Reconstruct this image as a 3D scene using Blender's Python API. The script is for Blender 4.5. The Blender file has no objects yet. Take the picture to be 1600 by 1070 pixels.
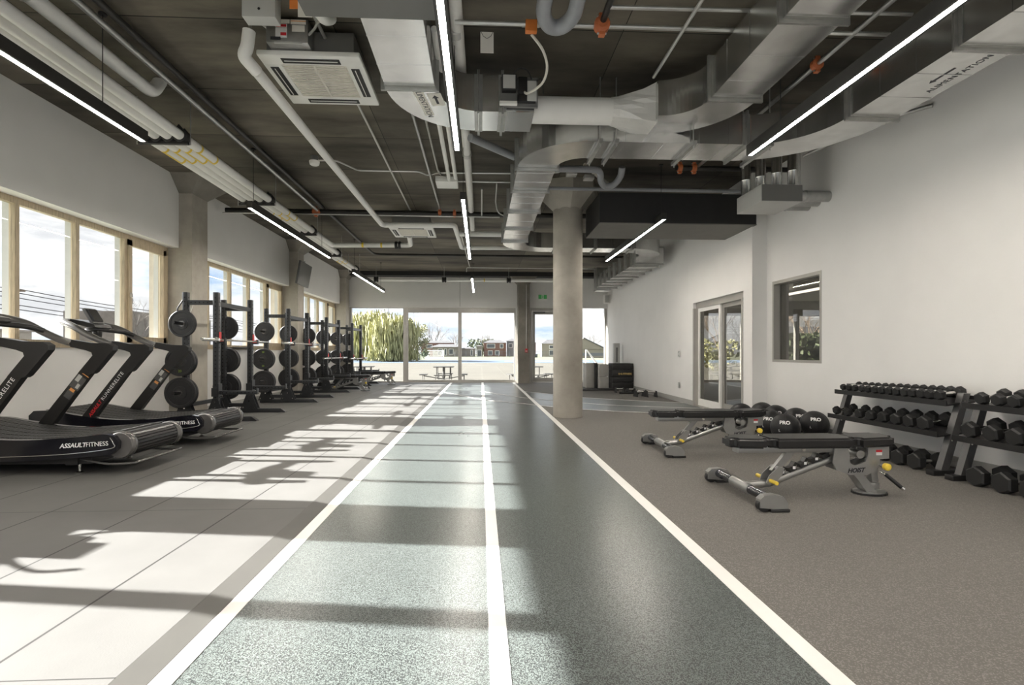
import bpy, bmesh, math, random
from mathutils import Vector, Matrix
random.seed(7)
C = bpy.context.scene
COL = C.collection
PI = math.pi
R = math.radians

# ---------------------------------------------------------------- camera, sky, sun, exposure
cam_d = bpy.data.cameras.new('camera'); cam = bpy.data.objects.new('camera', cam_d); COL.objects.link(cam)
cam_d.sensor_width = 36; cam_d.lens = 18.0; cam_d.clip_end = 1000; cam_d.clip_start = 0.05
cam_d.shift_x = 9/1600; cam_d.shift_y = 15.5/1600
cam.location = (0, 0, 1.05); cam.rotation_euler = (R(90), 0, -math.atan(40/800))
C.camera = cam
C.view_settings.view_transform = 'Standard'; C.view_settings.look = 'None'
C.view_settings.gamma = 1; C.view_settings.use_curve_mapping = False
C.view_settings.exposure = 1.03
C.cycles.max_bounces = 10; C.cycles.diffuse_bounces = 6; C.cycles.glossy_bounces = 4
C.cycles.transparent_max_bounces = 12; C.cycles.sample_clamp_indirect = 6
C.cycles.use_denoising = True

world = bpy.data.worlds.new('sky'); C.world = world; world.use_nodes = True
nt = world.node_tree; nt.nodes.clear()
def N(t, typ, **kw):
    n = t.nodes.new(typ)
    for k, v in kw.items(): setattr(n, k, v)
    return n
tc = N(nt, 'ShaderNodeTexCoord'); mp = N(nt, 'ShaderNodeMapping'); mp.inputs['Scale'].default_value = (1.3, 1.3, 5.0)
nz = N(nt, 'ShaderNodeTexNoise'); nz.inputs['Scale'].default_value = 2.6; nz.inputs['Detail'].default_value = 7; nz.inputs['Roughness'].default_value = .58
cr = N(nt, 'ShaderNodeValToRGB')
e = cr.color_ramp.elements
e[0].position = .34; e[0].color = (.42, .60, .86, 1); e[1].position = .45; e[1].color = (.86, .91, .97, 1)
for p, c in ((.52, (1.0, 1.0, 1.0, 1)), (.60, (.76, .77, .80, 1)), (.70, (.66, .67, .70, 1)), (.8, (.98, .98, .98, 1))):
    x = e.new(p); x.color = c
bg = N(nt, 'ShaderNodeBackground'); bg.inputs['Strength'].default_value = 0.60
wo = N(nt, 'ShaderNodeOutputWorld')
nt.links.new(tc.outputs['Generated'], mp.inputs[0]); nt.links.new(mp.outputs[0], nz.inputs[0])
nt.links.new(nz.outputs['Fac'], cr.inputs[0]); nt.links.new(cr.outputs[0], bg.inputs[0]); nt.links.new(bg.outputs[0], wo.inputs[0])

sun_d = bpy.data.lights.new('sun', 'SUN'); sun = bpy.data.objects.new('sun', sun_d); COL.objects.link(sun)
sun_d.energy = 20.5; sun_d.angle = R(0.6); sun_d.color = (1.0, .975, .94)
SUN_EL, SUN_AZ = 26.1, -8.3          # elevation, heading of the rays on the floor from +X
_d = Vector((math.cos(R(SUN_EL))*math.cos(R(SUN_AZ)), math.cos(R(SUN_EL))*math.sin(R(SUN_AZ)), -math.sin(R(SUN_EL))))
sun.rotation_euler = _d.to_track_quat('-Z', 'Y').to_euler()
sun.location = (-20, 3, 12)

# ---------------------------------------------------------------- materials
MATS = {}
def mat(name, col, rough=.5, metal=0., emit=None, noise=0., nscale=6., bump=0., bscale=60., spec=None, coat=0., stretch=(1, 1, 1)):
    m = bpy.data.materials.new(name); m.use_nodes = True; t = m.node_tree; b = t.nodes['Principled BSDF']
    b.inputs['Roughness'].default_value = rough; b.inputs['Metallic'].default_value = metal
    b.inputs['Base Color'].default_value = (*col, 1)
    if spec is not None: b.inputs['Specular IOR Level'].default_value = spec
    if coat: b.inputs['Coat Weight'].default_value = coat; b.inputs['Coat Roughness'].default_value = .15
    if emit: b.inputs['Emission Color'].default_value = (*emit[0], 1); b.inputs['Emission Strength'].default_value = emit[1]
    tcn = N(t, 'ShaderNodeTexCoord'); mpn = N(t, 'ShaderNodeMapping'); mpn.inputs['Scale'].default_value = stretch
    t.links.new(tcn.outputs['Object'], mpn.inputs[0])
    if noise:
        n = N(t, 'ShaderNodeTexNoise'); n.inputs['Scale'].default_value = nscale; n.inputs['Detail'].default_value = 5
        t.links.new(mpn.outputs[0], n.inputs[0])
        r = N(t, 'ShaderNodeValToRGB'); a, z = r.color_ramp.elements
        a.position = .3; z.position = .7
        a.color = (*[max(0, c*(1-noise)) for c in col], 1); z.color = (*[min(1, c*(1+noise)) for c in col], 1)
        t.links.new(n.outputs['Fac'], r.inputs[0]); t.links.new(r.outputs[0], b.inputs['Base Color'])
    if bump:
        n = N(t, 'ShaderNodeTexNoise'); n.inputs['Scale'].default_value = bscale; n.inputs['Detail'].default_value = 3
        t.links.new(mpn.outputs[0], n.inputs[0])
        bp = N(t, 'ShaderNodeBump'); bp.inputs['Strength'].default_value = bump; bp.inputs['Distance'].default_value = .01
        t.links.new(n.outputs['Fac'], bp.inputs['Height']); t.links.new(bp.outputs[0], b.inputs['Normal'])
    MATS[name] = m
    return m
def speckle(name, base, fleck, dens, rough, scale=260., spec=.5, bump=0.):
    m = mat(name, base, rough, spec=spec); t = m.node_tree; b = t.nodes['Principled BSDF']
    tcn = N(t, 'ShaderNodeTexCoord'); v = N(t, 'ShaderNodeTexVoronoi'); v.inputs['Scale'].default_value = scale
    t.links.new(tcn.outputs['Object'], v.inputs['Vector'])
    sp = N(t, 'ShaderNodeSeparateColor'); t.links.new(v.outputs['Color'], sp.inputs[0])
    r = N(t, 'ShaderNodeValToRGB'); a, z = r.color_ramp.elements
    a.position = 1-dens-.08; z.position = 1-dens+.08; a.color = (*base, 1); z.color = (*fleck, 1)
    t.links.new(sp.outputs[0], r.inputs[0])
    n = N(t, 'ShaderNodeTexNoise'); n.inputs['Scale'].default_value = 1.3; n.inputs['Detail'].default_value = 4
    t.links.new(tcn.outputs['Object'], n.inputs[0])
    mr = N(t, 'ShaderNodeMapRange'); mr.inputs[3].default_value = .88; mr.inputs[4].default_value = 1.1
    t.links.new(n.outputs['Fac'], mr.inputs[0])
    mx = N(t, 'ShaderNodeMix', data_type='RGBA', blend_type='MULTIPLY'); mx.inputs[0].default_value = 1
    t.links.new(r.outputs[0], mx.inputs[6]); t.links.new(mr.outputs[0], mx.inputs[7]); t.links.new(mx.outputs[2], b.inputs['Base Color'])
    mr2 = N(t, 'ShaderNodeMapRange'); mr2.inputs[3].default_value = rough-.05; mr2.inputs[4].default_value = rough+.07
    t.links.new(n.outputs['Fac'], mr2.inputs[0]); t.links.new(mr2.outputs[0], b.inputs['Roughness'])
    return m
def glass(name, tint=(1, 1, 1), refl=1.0):
    m = bpy.data.materials.new(name); m.use_nodes = True; t = m.node_tree; t.nodes.clear()
    o = N(t, 'ShaderNodeOutputMaterial'); a = N(t, 'ShaderNodeBsdfTransparent'); g = N(t, 'ShaderNodeBsdfGlossy'); x = N(t, 'ShaderNodeMixShader')
    a.inputs[0].default_value = (*tint, 1); g.inputs['Roughness'].default_value = 0; g.inputs[0].default_value = (1, 1, 1, 1)
    f = N(t, 'ShaderNodeLayerWeight'); f.inputs[0].default_value = .5
    pw = N(t, 'ShaderNodeMath', operation='POWER'); pw.inputs[1].default_value = 4.5; t.links.new(f.outputs['Facing'], pw.inputs[0])
    k = N(t, 'ShaderNodeMath', operation='MULTIPLY_ADD'); k.inputs[1].default_value = .9*min(1, refl); k.inputs[2].default_value = .045*refl; k.use_clamp = True
    t.links.new(pw.outputs[0], k.inputs[0]); t.links.new(k.outputs[0], x.inputs[0]); t.links.new(a.outputs[0], x.inputs[1]); t.links.new(g.outputs[0], x.inputs[2])
    t.links.new(x.outputs[0], o.inputs[0]); MATS[name] = m
    return m

M = MATS
mat('wall_paint', (.84, .83, .81), .65, noise=.02, nscale=2, bump=.02, bscale=180)
mat('white_trim', (.82, .81, .78), .5, noise=.02, nscale=8)
mat('white_plastic', (.80, .79, .76), .38, noise=.02, nscale=9)
mat('cream_plastic', (.72, .69, .62), .4, noise=.04, nscale=9)
mat('grey_metal_frame', (.42, .405, .375), .4, .25, noise=.04, nscale=4)
mat('wood', (.47, .385, .265), .5, noise=.22, nscale=9, stretch=(9, 9, .7), bump=.05, bscale=60)
mat('galvanised', (.66, .66, .65), .22, .96, noise=.10, nscale=7, bump=.05, bscale=5)
mat('galvanised_dark', (.42, .42, .41), .38, .9, noise=.15, nscale=9)
mat('flange_metal', (.46, .46, .44), .42, .85, noise=.1, nscale=12)
mat('steel_pipe', (.50, .50, .49), .34, .85, noise=.1, nscale=10)
mat('black_pipe', (.03, .028, .026), .4, .3, noise=.2, nscale=8)
mat('conduit', (.62, .615, .59), .35, .7, noise=.05, nscale=9)
mat('pvc_grey', (.30, .31, .33), .35, noise=.05, nscale=8)
mat('foil', (.74, .73, .70), .42, .15, noise=.05, nscale=5, bump=.25, bscale=14)
mat('orange_paint', (.75, .23, .05), .5, noise=.1, nscale=9)
mat('red_orange', (.55, .16, .06), .5, noise=.15, nscale=20)
mat('yellow_plastic', (.80, .58, .06), .4, noise=.04, nscale=9)
mat('grey_paint', (.36, .355, .33), .5, noise=.04, nscale=5)
mat('box_grey', (.15, .148, .142), .5, noise=.05, nscale=5)
mat('light_grey_paint', (.50, .50, .48), .45, noise=.04, nscale=5)
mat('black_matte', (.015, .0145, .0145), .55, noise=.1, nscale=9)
mat('black_satin', (.014, .0135, .0135), .34, noise=.08, nscale=9)
mat('black_gloss', (.010, .010, .014), .16, noise=.05, nscale=9, coat=.4)
mat('fixture_black', (.028, .026, .024), .45, noise=.08, nscale=9)
mat('rack_steel', (.040, .042, .045), .36, .4, noise=.08, nscale=14)
mat('hole_black', (.004, .004, .004), .8, noise=.1)
mat('bumper_rubber', (.022, .022, .024), .5, noise=.12, nscale=18, bump=.05, bscale=120)
mat('dumbbell_rubber', (.012, .012, .012), .55, noise=.1, nscale=18, bump=.04, bscale=150)
mat('ball_skin', (.010, .010, .011), .5, noise=.15, nscale=20, bump=.12, bscale=90)
mat('chrome', (.78, .77, .74), .16, 1., noise=.03)
mat('barbell_steel', (.58, .55, .51), .28, .95, noise=.06, nscale=20)
mat('red_plastic', (.60, .03, .03), .4, noise=.06)
mat('red_print', (.62, .02, .03), .5, noise=.03)
mat('white_print', (.85, .85, .84), .5, noise=.02)
mat('black_print', (.03, .03, .035), .6, noise=.02)
mat('green_print', (.28, .42, .05), .5, noise=.05)
mat('orange_print', (.75, .33, .10), .5, noise=.05)
mat('gold_print', (.72, .52, .18), .4, .3, noise=.04)
mat('silver_bench', (.36, .36, .35), .33, .7, noise=.05, nscale=12)
mat('vinyl', (.011, .0105, .0105), .36, noise=.1, nscale=14, bump=.05, bscale=200)
mat('belt_rubber', (.038, .037, .035), .5, noise=.12, nscale=14)
mat('upright_black', (.020, .0195, .019), .34, .2, noise=.08, nscale=12)
mat('treadmill_grey', (.17, .165, .16), .26, .6, noise=.08, nscale=12)
mat('led', (1, .95, .85), .5, emit=((1.0, .925, .82), 70.0))
mat('led_off', (.85, .84, .82), .4, emit=((1.0, .93, .84), 2.2))
mat('green_sign', (.05, .26, .07), .5, emit=((.06, .35, .09), .08))
mat('rack_side', (.13, .13, .13), .32, .6, noise=.05)
mat('picnic_metal', (.055, .053, .05), .5, noise=.05)
mat('screen', (.03, .03, .032), .18, noise=.05)
mat('tv_grey', (.085, .085, .085), .4, noise=.05)
mat('paper', (.75, .72, .66), .7, noise=.03)
mat('grey_carton', (.45, .44, .41), .6, noise=.06, nscale=6)
mat('baseboard', (.40, .395, .375), .5, noise=.03)
mat('sand', (.088, .082, .066), .9, noise=.14, nscale=.35, bump=.2, bscale=6)
mat('blue_track', (.08, .115, .165), .8, noise=.06, nscale=.4)
mat('field', (.125, .135, .09), .9, noise=.12, nscale=.2)
mat('asphalt', (.22, .21, .20), .9, noise=.06, nscale=.4)
mat('brick_red', (.17, .085, .065), .8, noise=.12, nscale=3)
mat('brick_pale', (.24, .215, .19), .8, noise=.10, nscale=2)
mat('beige_wall', (.27, .245, .205), .8, noise=.06, nscale=.5)
mat('roof_grey', (.11, .11, .115), .8, noise=.12, nscale=2)
mat('house_window', (.08, .09, .105), .15, noise=.05)
mat('bark', (.20, .15, .11), .9, noise=.2, nscale=5)
mat('bark_pale', (.17, .15, .135), .9, noise=.15, nscale=5)
mat('willow_leaf', (.34, .335, .165), .7, noise=.3, nscale=1.5)
mat('green_leaf', (.075, .095, .045), .7, noise=.4, nscale=2.5)
mat('dark_leaf', (.05, .08, .035), .7, noise=.4, nscale=2)
mat('fence_grey', (.17, .18, .20), .6, .3, noise=.1)
mat('slate_floor', (.30, .29, .27), .45, noise=.08, nscale=4)
glass('window_glass', (.985, .99, .985), .35)
glass('dark_glass', (.62, .61, .58), 3.0)
speckle('track_rubber', (.029, .0325, .033), (.138, .160, .153), .48, .29, 340, spec=.5)
speckle('warm_rubber', (.125, .117, .107), (.205, .193, .18), .25, .62, 240, spec=.3)

# concrete
def concrete(name, base, dark, scale=1.6, rough=.75, bump=.25):
    m = mat(name, base, rough); t = m.node_tree; b = t.nodes['Principled BSDF']
    tcn = N(t, 'ShaderNodeTexCoord'); n = N(t, 'ShaderNodeTexNoise'); n.inputs['Scale'].default_value = scale; n.inputs['Detail'].default_value = 9; n.inputs['Roughness'].default_value = .62
    t.links.new(tcn.outputs['Object'], n.inputs[0])
    r = N(t, 'ShaderNodeValToRGB'); a, z = r.color_ramp.elements; a.position = .28; z.position = .66; a.color = (*dark, 1); z.color = (*base, 1)
    t.links.new(n.outputs['Fac'], r.inputs[0])
    v = N(t, 'ShaderNodeTexVoronoi'); v.inputs['Scale'].default_value = scale*7; t.links.new(tcn.outputs['Object'], v.inputs['Vector'])
    r2 = N(t, 'ShaderNodeValToRGB'); a, z = r2.color_ramp.elements; a.position = .03; z.position = .07; a.color = (.45, .45, .45, 1); z.color = (1, 1, 1, 1)
    t.links.new(v.outputs['Distance'], r2.inputs[0])
    mx = N(t, 'ShaderNodeMix', data_type='RGBA', blend_type='MULTIPLY'); mx.inputs[0].default_value = .5
    t.links.new(r.outputs[0], mx.inputs[6]); t.links.new(r2.outputs[0], mx.inputs[7]); t.links.new(mx.outputs[2], b.inputs['Base Color'])
    bp = N(t, 'ShaderNodeBump'); bp.inputs['Strength'].default_value = bump; bp.inputs['Distance'].default_value = .01
    t.links.new(n.outputs['Fac'], bp.inputs['Height']); t.links.new(bp.outputs[0], b.inputs['Normal'])
concrete('concrete', (.46, .43, .375), (.29, .265, .225))
concrete('concrete_dark', (.27, .25, .215), (.15, .135, .115))

# ceiling: dark board-formed slab, panel joints across the room, a few lengthwise joints
def ceiling_mat():
    m = mat('ceiling_slab', (.1, .09, .075), .7, spec=.3); t = m.node_tree; b = t.nodes['Principled BSDF']
    tcn = N(t, 'ShaderNodeTexCoord'); sx = N(t, 'ShaderNodeSeparateXYZ'); t.links.new(tcn.outputs['Object'], sx.inputs[0])
    mp_ = N(t, 'ShaderNodeMapping'); mp_.inputs['Scale'].default_value = (.35, 1.1, 1); t.links.new(tcn.outputs['Object'], mp_.inputs[0])
    n = N(t, 'ShaderNodeTexNoise'); n.inputs['Scale'].default_value = 1.5; n.inputs['Detail'].default_value = 8; n.inputs['Roughness'].default_value = .6
    t.links.new(mp_.outputs[0], n.inputs[0])
    r = N(t, 'ShaderNodeValToRGB'); a, z = r.color_ramp.elements; a.position = .3; z.position = .7
    a.color = (.036, .031, .024, 1); z.color = (.215, .190, .148, 1); t.links.new(n.outputs['Fac'], r.inputs[0])
    def line(sock, period, off, w):
        ad = N(t, 'ShaderNodeMath', operation='ADD'); ad.inputs[1].default_value = off; t.links.new(sock, ad.inputs[0])
        mo = N(t, 'ShaderNodeMath', operation='PINGPONG'); mo.inputs[1].default_value = period/2; t.links.new(ad.outputs[0], mo.inputs[0])
        lt = N(t, 'ShaderNodeMath', operation='LESS_THAN'); lt.inputs[1].default_value = w; t.links.new(mo.outputs[0], lt.inputs[0])
        return lt.outputs[0]
    l1 = line(sx.outputs[1], 1.15, 20-.15, .006); l2 = line(sx.outputs[0], 2.44, 20+.75, .004)
    mxx = N(t, 'ShaderNodeMath', operation='MAXIMUM'); t.links.new(l1, mxx.inputs[0]); t.links.new(l2, mxx.inputs[1])
    # boards of different tone
    fl = N(t, 'ShaderNodeVectorMath', operation='FLOOR'); sc = N(t, 'ShaderNodeMapping')
    sc.inputs['Location'].default_value = (20.75/2.44, 19.85/1.15, 0); sc.inputs['Scale'].default_value = (1/2.44, 1/1.15, 0)
    t.links.new(tcn.outputs['Object'], sc.inputs[0]); t.links.new(sc.outputs[0], fl.inputs[0])
    wn = N(t, 'ShaderNodeTexWhiteNoise', noise_dimensions='2D'); t.links.new(fl.outputs[0], wn.inputs['Vector'])
    mr = N(t, 'ShaderNodeMapRange'); mr.inputs[3].default_value = .55; mr.inputs[4].default_value = 1.15; t.links.new(wn.outputs['Value'], mr.inputs[0])
    m1 = N(t, 'ShaderNodeMix', data_type='RGBA', blend_type='MULTIPLY'); m1.inputs[0].default_value = 1
    t.links.new(r.outputs[0], m1.inputs[6]); t.links.new(mr.outputs[0], m1.inputs[7])
    m2 = N(t, 'ShaderNodeMix', data_type='RGBA', blend_type='MIX'); m2.inputs[7].default_value = (.012, .011, .010, 1)
    t.links.new(mxx.outputs[0], m2.inputs[0]); t.links.new(m1.outputs[2], m2.inputs[6]); t.links.new(m2.outputs[2], b.inputs['Base Color'])
    bp = N(t, 'ShaderNodeBump'); bp.inputs['Strength'].default_value = .2; t.links.new(n.outputs['Fac'], bp.inputs['Height']); t.links.new(bp.outputs[0], b.inputs['Normal'])
    return m
ceiling_mat()
mat('ceiling_black', (.022, .020, .018), .7, noise=.25, nscale=2)

# interlocking rubber tiles with dark joints
def tile_mat():
    m = mat('rubber_tile', (.19, .185, .17), .55, spec=.35); t = m.node_tree; b = t.nodes['Principled BSDF']
    tcn = N(t, 'ShaderNodeTexCoord'); sx = N(t, 'ShaderNodeSeparateXYZ'); t.links.new(tcn.outputs['Object'], sx.inputs[0])
    def line(sock, period, off, w):
        ad = N(t, 'ShaderNodeMath', operation='ADD'); ad.inputs[1].default_value = off; t.links.new(sock, ad.inputs[0])
        mo = N(t, 'ShaderNodeMath', operation='PINGPONG'); mo.inputs[1].default_value = period/2; t.links.new(ad.outputs[0], mo.inputs[0])
        lt = N(t, 'ShaderNodeMath', operation='LESS_THAN'); lt.inputs[1].default_value = w; t.links.new(mo.outputs[0], lt.inputs[0])
        return lt.outputs[0]
    l1 = line(sx.outputs[0], .59, 1.595+.59*20, .0055); l2 = line(sx.outputs[1], 1.18*1.5, 20*1.77-3.45, .003)
    mxx = N(t, 'ShaderNodeMath', operation='MAXIMUM'); t.links.new(l1, mxx.inputs[0]); t.links.new(l2, mxx.inputs[1])
    n = N(t, 'ShaderNodeTexNoise'); n.inputs['Scale'].default_value = 1.6; n.inputs['Detail'].default_value = 7; t.links.new(tcn.outputs['Object'], n.inputs[0])
    r = N(t, 'ShaderNodeValToRGB'); a, z = r.color_ramp.elements; a.position = .3; z.position = .7
    a.color = (.106, .104, .100, 1); z.color = (.136, .134, .129, 1); t.links.new(n.outputs['Fac'], r.inputs[0])
    m2 = N(t, 'ShaderNodeMix', data_type='RGBA', blend_type='MIX'); m2.inputs[7].default_value = (.02, .019, .018, 1)
    t.links.new(mxx.outputs[0], m2.inputs[0]); t.links.new(r.outputs[0], m2.inputs[6]); t.links.new(m2.outputs[2], b.inputs['Base Color'])
    n2 = N(t, 'ShaderNodeTexNoise'); n2.inputs['Scale'].default_value = 160; t.links.new(tcn.outputs['Object'], n2.inputs[0])
    bp = N(t, 'ShaderNodeBump'); bp.inputs['Strength'].default_value = .06; bp.inputs['Distance'].default_value = .005
    t.links.new(n2.outputs['Fac'], bp.inputs['Height']); t.links.new(bp.outputs[0], b.inputs['Normal'])
tile_mat()

# ---------------------------------------------------------------- mesh builder
class MB:
    def __init__(s): s.v = []; s.f = []; s.m = []; s.sm = []
    def add(s, vs, fs, m=0, smooth=False):
        o = len(s.v); s.v += [tuple(v) for v in vs]; s.f += [tuple(i+o for i in f) for f in fs]; s.m += [m]*len(fs); s.sm += [smooth]*len(fs); return s
    def box(s, x0, x1, y0, y1, z0, z1, m=0):
        vs = [(x, y, z) for z in (z0, z1) for y in (y0, y1) for x in (x0, x1)]
        return s.add(vs, [(0, 2, 3, 1), (4, 5, 7, 6), (0, 1, 5, 4), (2, 6, 7, 3), (0, 4, 6, 2), (1, 3, 7, 5)], m)
    def bbox(s, x0, x1, y0, y1, z0, z1, b=.01, m=0, seg=2):
        """box with rounded edges"""
        bm = bmesh.new(); bmesh.ops.create_cube(bm, size=1)
        for v in bm.verts: v.co = Vector(((x0+x1)/2+v.co.x*(x1-x0), (y0+y1)/2+v.co.y*(y1-y0), (z0+z1)/2+v.co.z*(z1-z0)))
        bmesh.ops.bevel(bm, geom=bm.edges[:]+bm.verts[:], offset=b, segments=seg, affect='EDGES', profile=.5)
        s.add([v.co[:] for v in bm.verts], [[v.index for v in f.verts] for f in (bm.verts.index_update() or bm.faces)], m, True); bm.free(); return s
    def obox(s, p0, p1, w, h, m=0, up=(0, 0, 1)):
        """box bar from p0 to p1, w sideways, h along up"""
        p0, p1 = Vector(p0), Vector(p1); d = (p1-p0).normalized(); u = Vector(up)
        if abs(d.dot(u)) > .99: u = Vector((1, 0, 0))
        sd = d.cross(u).normalized(); u = sd.cross(d).normalized()
        vs = [p + sd*a*w/2 + u*b*h/2 for p in (p0, p1) for b in (-1, 1) for a in (-1, 1)]
        return s.add(vs, [(0, 1, 3, 2), (4, 6, 7, 5), (0, 4, 5, 1), (2, 3, 7, 6), (0, 2, 6, 4), (1, 5, 7, 3)], m)
    def tube(s, pts, r, seg=10, m=0, closed=False, rs=None):
        pts = [Vector(p) for p in pts]; n = len(pts); vs = []; fs = []
        prev = None
        for i, p in enumerate(pts):
            if closed: d = (pts[(i+1) % n]-pts[i-1]).normalized()
            elif i == 0: d = (pts[1]-pts[0]).normalized()
            elif i == n-1: d = (pts[-1]-pts[-2]).normalized()
            else: d = ((pts[i+1]-p).normalized()+(p-pts[i-1]).normalized()).normalized()
            if prev is None:
                a = Vector((0, 0, 1)) if abs(d.z) < .9 else Vector((1, 0, 0)); u = d.cross(a).normalized()
            else: u = (prev-d*prev.dot(d)).normalized()
            prev = u; w = d.cross(u); rr = rs[i] if rs else r
            for k in range(seg):
                t = 2*PI*k/seg; vs.append(p+(u*math.cos(t)+w*math.sin(t))*rr)
        rng = n if closed else n-1
        for i in range(rng):
            for k in range(seg):
                a = i*seg+k; b = i*seg+(k+1) % seg; j = (i+1) % n; fs.append((a, b, j*seg+(k+1) % seg, j*seg+k))
        s.add(vs, fs, m, True)
        if not closed: s.add(vs[:seg], [tuple(reversed(range(seg)))], m); s.add(vs[-seg:], [tuple(range(seg))], m)
        return s
    def cyl(s, p0, p1, r, seg=20, m=0, r1=None): return s.tube([p0, p1], r, seg, m, rs=[r, r if r1 is None else r1])
    def lathe(s, prof, o=(0, 0, 0), axis='z', seg=28, m=0):
        """prof: list of (radius, height)"""
        vs = []; fs = []
        for r, h in prof:
            for k in range(seg):
                t = 2*PI*k/seg; a, b = r*math.cos(t), r*math.sin(t)
                q = {'z': (a, b, h), 'y': (b, h, a), 'x': (h, a, b)}[axis]; vs.append((q[0]+o[0], q[1]+o[1], q[2]+o[2]))
        for i in range(len(prof)-1):
            for k in range(seg): fs.append((i*seg+k, i*seg+(k+1) % seg, (i+1)*seg+(k+1) % seg, (i+1)*seg+k))
        s.add(vs, fs, m, True)
        s.add(vs[:seg], [tuple(reversed(range(seg)))], m); s.add(vs[-seg:], [tuple(range(seg))], m); return s
    def prism(s, poly, axis, lo, hi, m=0):
        n = len(poly)
        def P(a, b, h): return {'y': (a, h, b), 'x': (h, a, b), 'z': (a, b, h)}[axis]
        vs = [P(a, b, lo) for a, b in poly]+[P(a, b, hi) for a, b in poly]
        fs = [tuple(range(n)), tuple(reversed(range(n, 2*n)))]+[(i, i+n, (i+1) % n+n, (i+1) % n) for i in range(n)]
        return s.add(vs, fs, m)
    def sweep(s, path, W, z0, z1, m=0, smooth=False):
        """rectangular duct along a horizontal path"""
        n = len(path); vs = []; fs = []
        for i, (x, y) in enumerate(path):
            a = Vector(path[max(i-1, 0)]); b = Vector(path[min(i+1, n-1)]); d = (b-a).normalized(); nn = Vector((-d.y, d.x))
            for sgn, z in ((-1, z0), (1, z0), (1, z1), (-1, z1)): vs.append((x+nn.x*sgn*W/2, y+nn.y*sgn*W/2, z))
        for i in range(n-1):
            for k in range(4): fs.append((i*4+k, i*4+(k+1) % 4, (i+1)*4+(k+1) % 4, (i+1)*4+k))
        fs += [(3, 2, 1, 0), tuple(4*(n-1)+k for k in range(4))]
        return s.add(vs, fs, m, smooth)
    def build(s, name, mats, parent=None, mtx=None):
        me = bpy.data.meshes.new(name); me.from_pydata(s.v, [], s.f)
        if not isinstance(mats, (list, tuple)): mats = [mats]
        for q in mats: me.materials.append(M[q] if isinstance(q, str) else q)
        for p, k, sm in zip(me.polygons, s.m, s.sm): p.material_index = k; p.use_smooth = sm
        bm = bmesh.new(); bm.from_mesh(me); bmesh.ops.recalc_face_normals(bm, faces=bm.faces); bm.to_mesh(me); bm.free()
        if any(s.sm):
            try: me.set_sharp_from_angle(angle=R(40))
            except Exception: pass
        o = bpy.data.objects.new(name, me); COL.objects.link(o)
        if parent: o.parent = parent
        if mtx: o.matrix_local = mtx
        return o
def tag(o, label=None, cat=None, group=None, kind=None):
    if label: o['label'] = label
    if cat: o['category'] = cat
    if group: o['group'] = group
    if kind: o['kind'] = kind
    return o
def thing(name, label, cat, loc=(0, 0, 0), rz=0, group=None):
    o = bpy.data.objects.new(name, None); COL.objects.link(o); o.empty_display_size = .1
    o.location = loc; o.rotation_euler = (0, 0, rz); return tag(o, label, cat, group)
def struct(name, mb, m, parent=None):
    o = mb.build(name, m, parent)
    if parent is None: o['kind'] = 'structure'
    return o
KIDS = {}
def children(o): return [c for c in bpy.data.objects if c.parent == o]
def copy_tree(o, parent=None):
    c = o.copy(); COL.objects.link(c); c.parent = parent
    for ch in children(o): copy_tree(ch, c)
    return c
def put(proto, state, loc, label, rz=0, scale=None, group=None):
    """first use moves the original, later uses copy it"""
    o = proto if not state else copy_tree(proto); state.append(1)
    o.location = loc; o.rotation_euler = (0, 0, rz); o['label'] = label
    if scale: o.scale = scale if hasattr(scale, '__len__') else (scale,)*3
    if group: o['group'] = group
    return o
def text_obj(name, body, size, m, mtx, parent=None, shear=0., bold=0., depth=.0008, spacing=1.):
    cu = bpy.data.curves.new(name, 'FONT'); cu.body = body; cu.size = size; cu.align_x = 'CENTER'; cu.align_y = 'CENTER'
    cu.shear = shear; cu.extrude = depth; cu.offset = bold; cu.space_character = spacing; cu.resolution_u = 3
    t = bpy.data.objects.new(name+'_tmp', cu); COL.objects.link(t)
    bpy.context.view_layer.update()
    me = bpy.data.meshes.new_from_object(t.evaluated_get(bpy.context.evaluated_depsgraph_get()))
    bpy.data.objects.remove(t); me.materials.clear(); me.materials.append(M[m])
    o = bpy.data.objects.new(name, me); COL.objects.link(o); o.parent = parent; o.matrix_local = mtx
    return o
def frame_mtx(o, xdir, ydir):
    x = Vector(xdir).normalized(); y = Vector(ydir); y = (y-x*y.dot(x)).normalized(); z = x.cross(y)
    return Matrix(((x.x, y.x, z.x, o[0]), (x.y, y.y, z.y, o[1]), (x.z, y.z, z.z, o[2]), (0, 0, 0, 1)))
def arc(cx, cy, r, a0, a1, n=10): return [(cx+r*math.cos(R(a0+(a1-a0)*i/n)), cy+r*math.sin(R(a0+(a1-a0)*i/n))) for i in range(n+1)]
ORD = 'first second third fourth fifth sixth seventh eighth ninth tenth eleventh twelfth thirteenth fourteenth fifteenth'.split()

# ================================================================ SETTING
CEIL = 3.78
def XR(y): return 4.12+(y-7.63)*.0325       # far stretch of the right wall
mat('ramp_rubber', (.082, .080, .074), .5, noise=.06, nscale=5)
mat('line_paint', (.80, .79, .77), .42, noise=.02, nscale=7, spec=.5)
mat('soffit_grey', (.15, .142, .13), .6, noise=.05)

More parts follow.
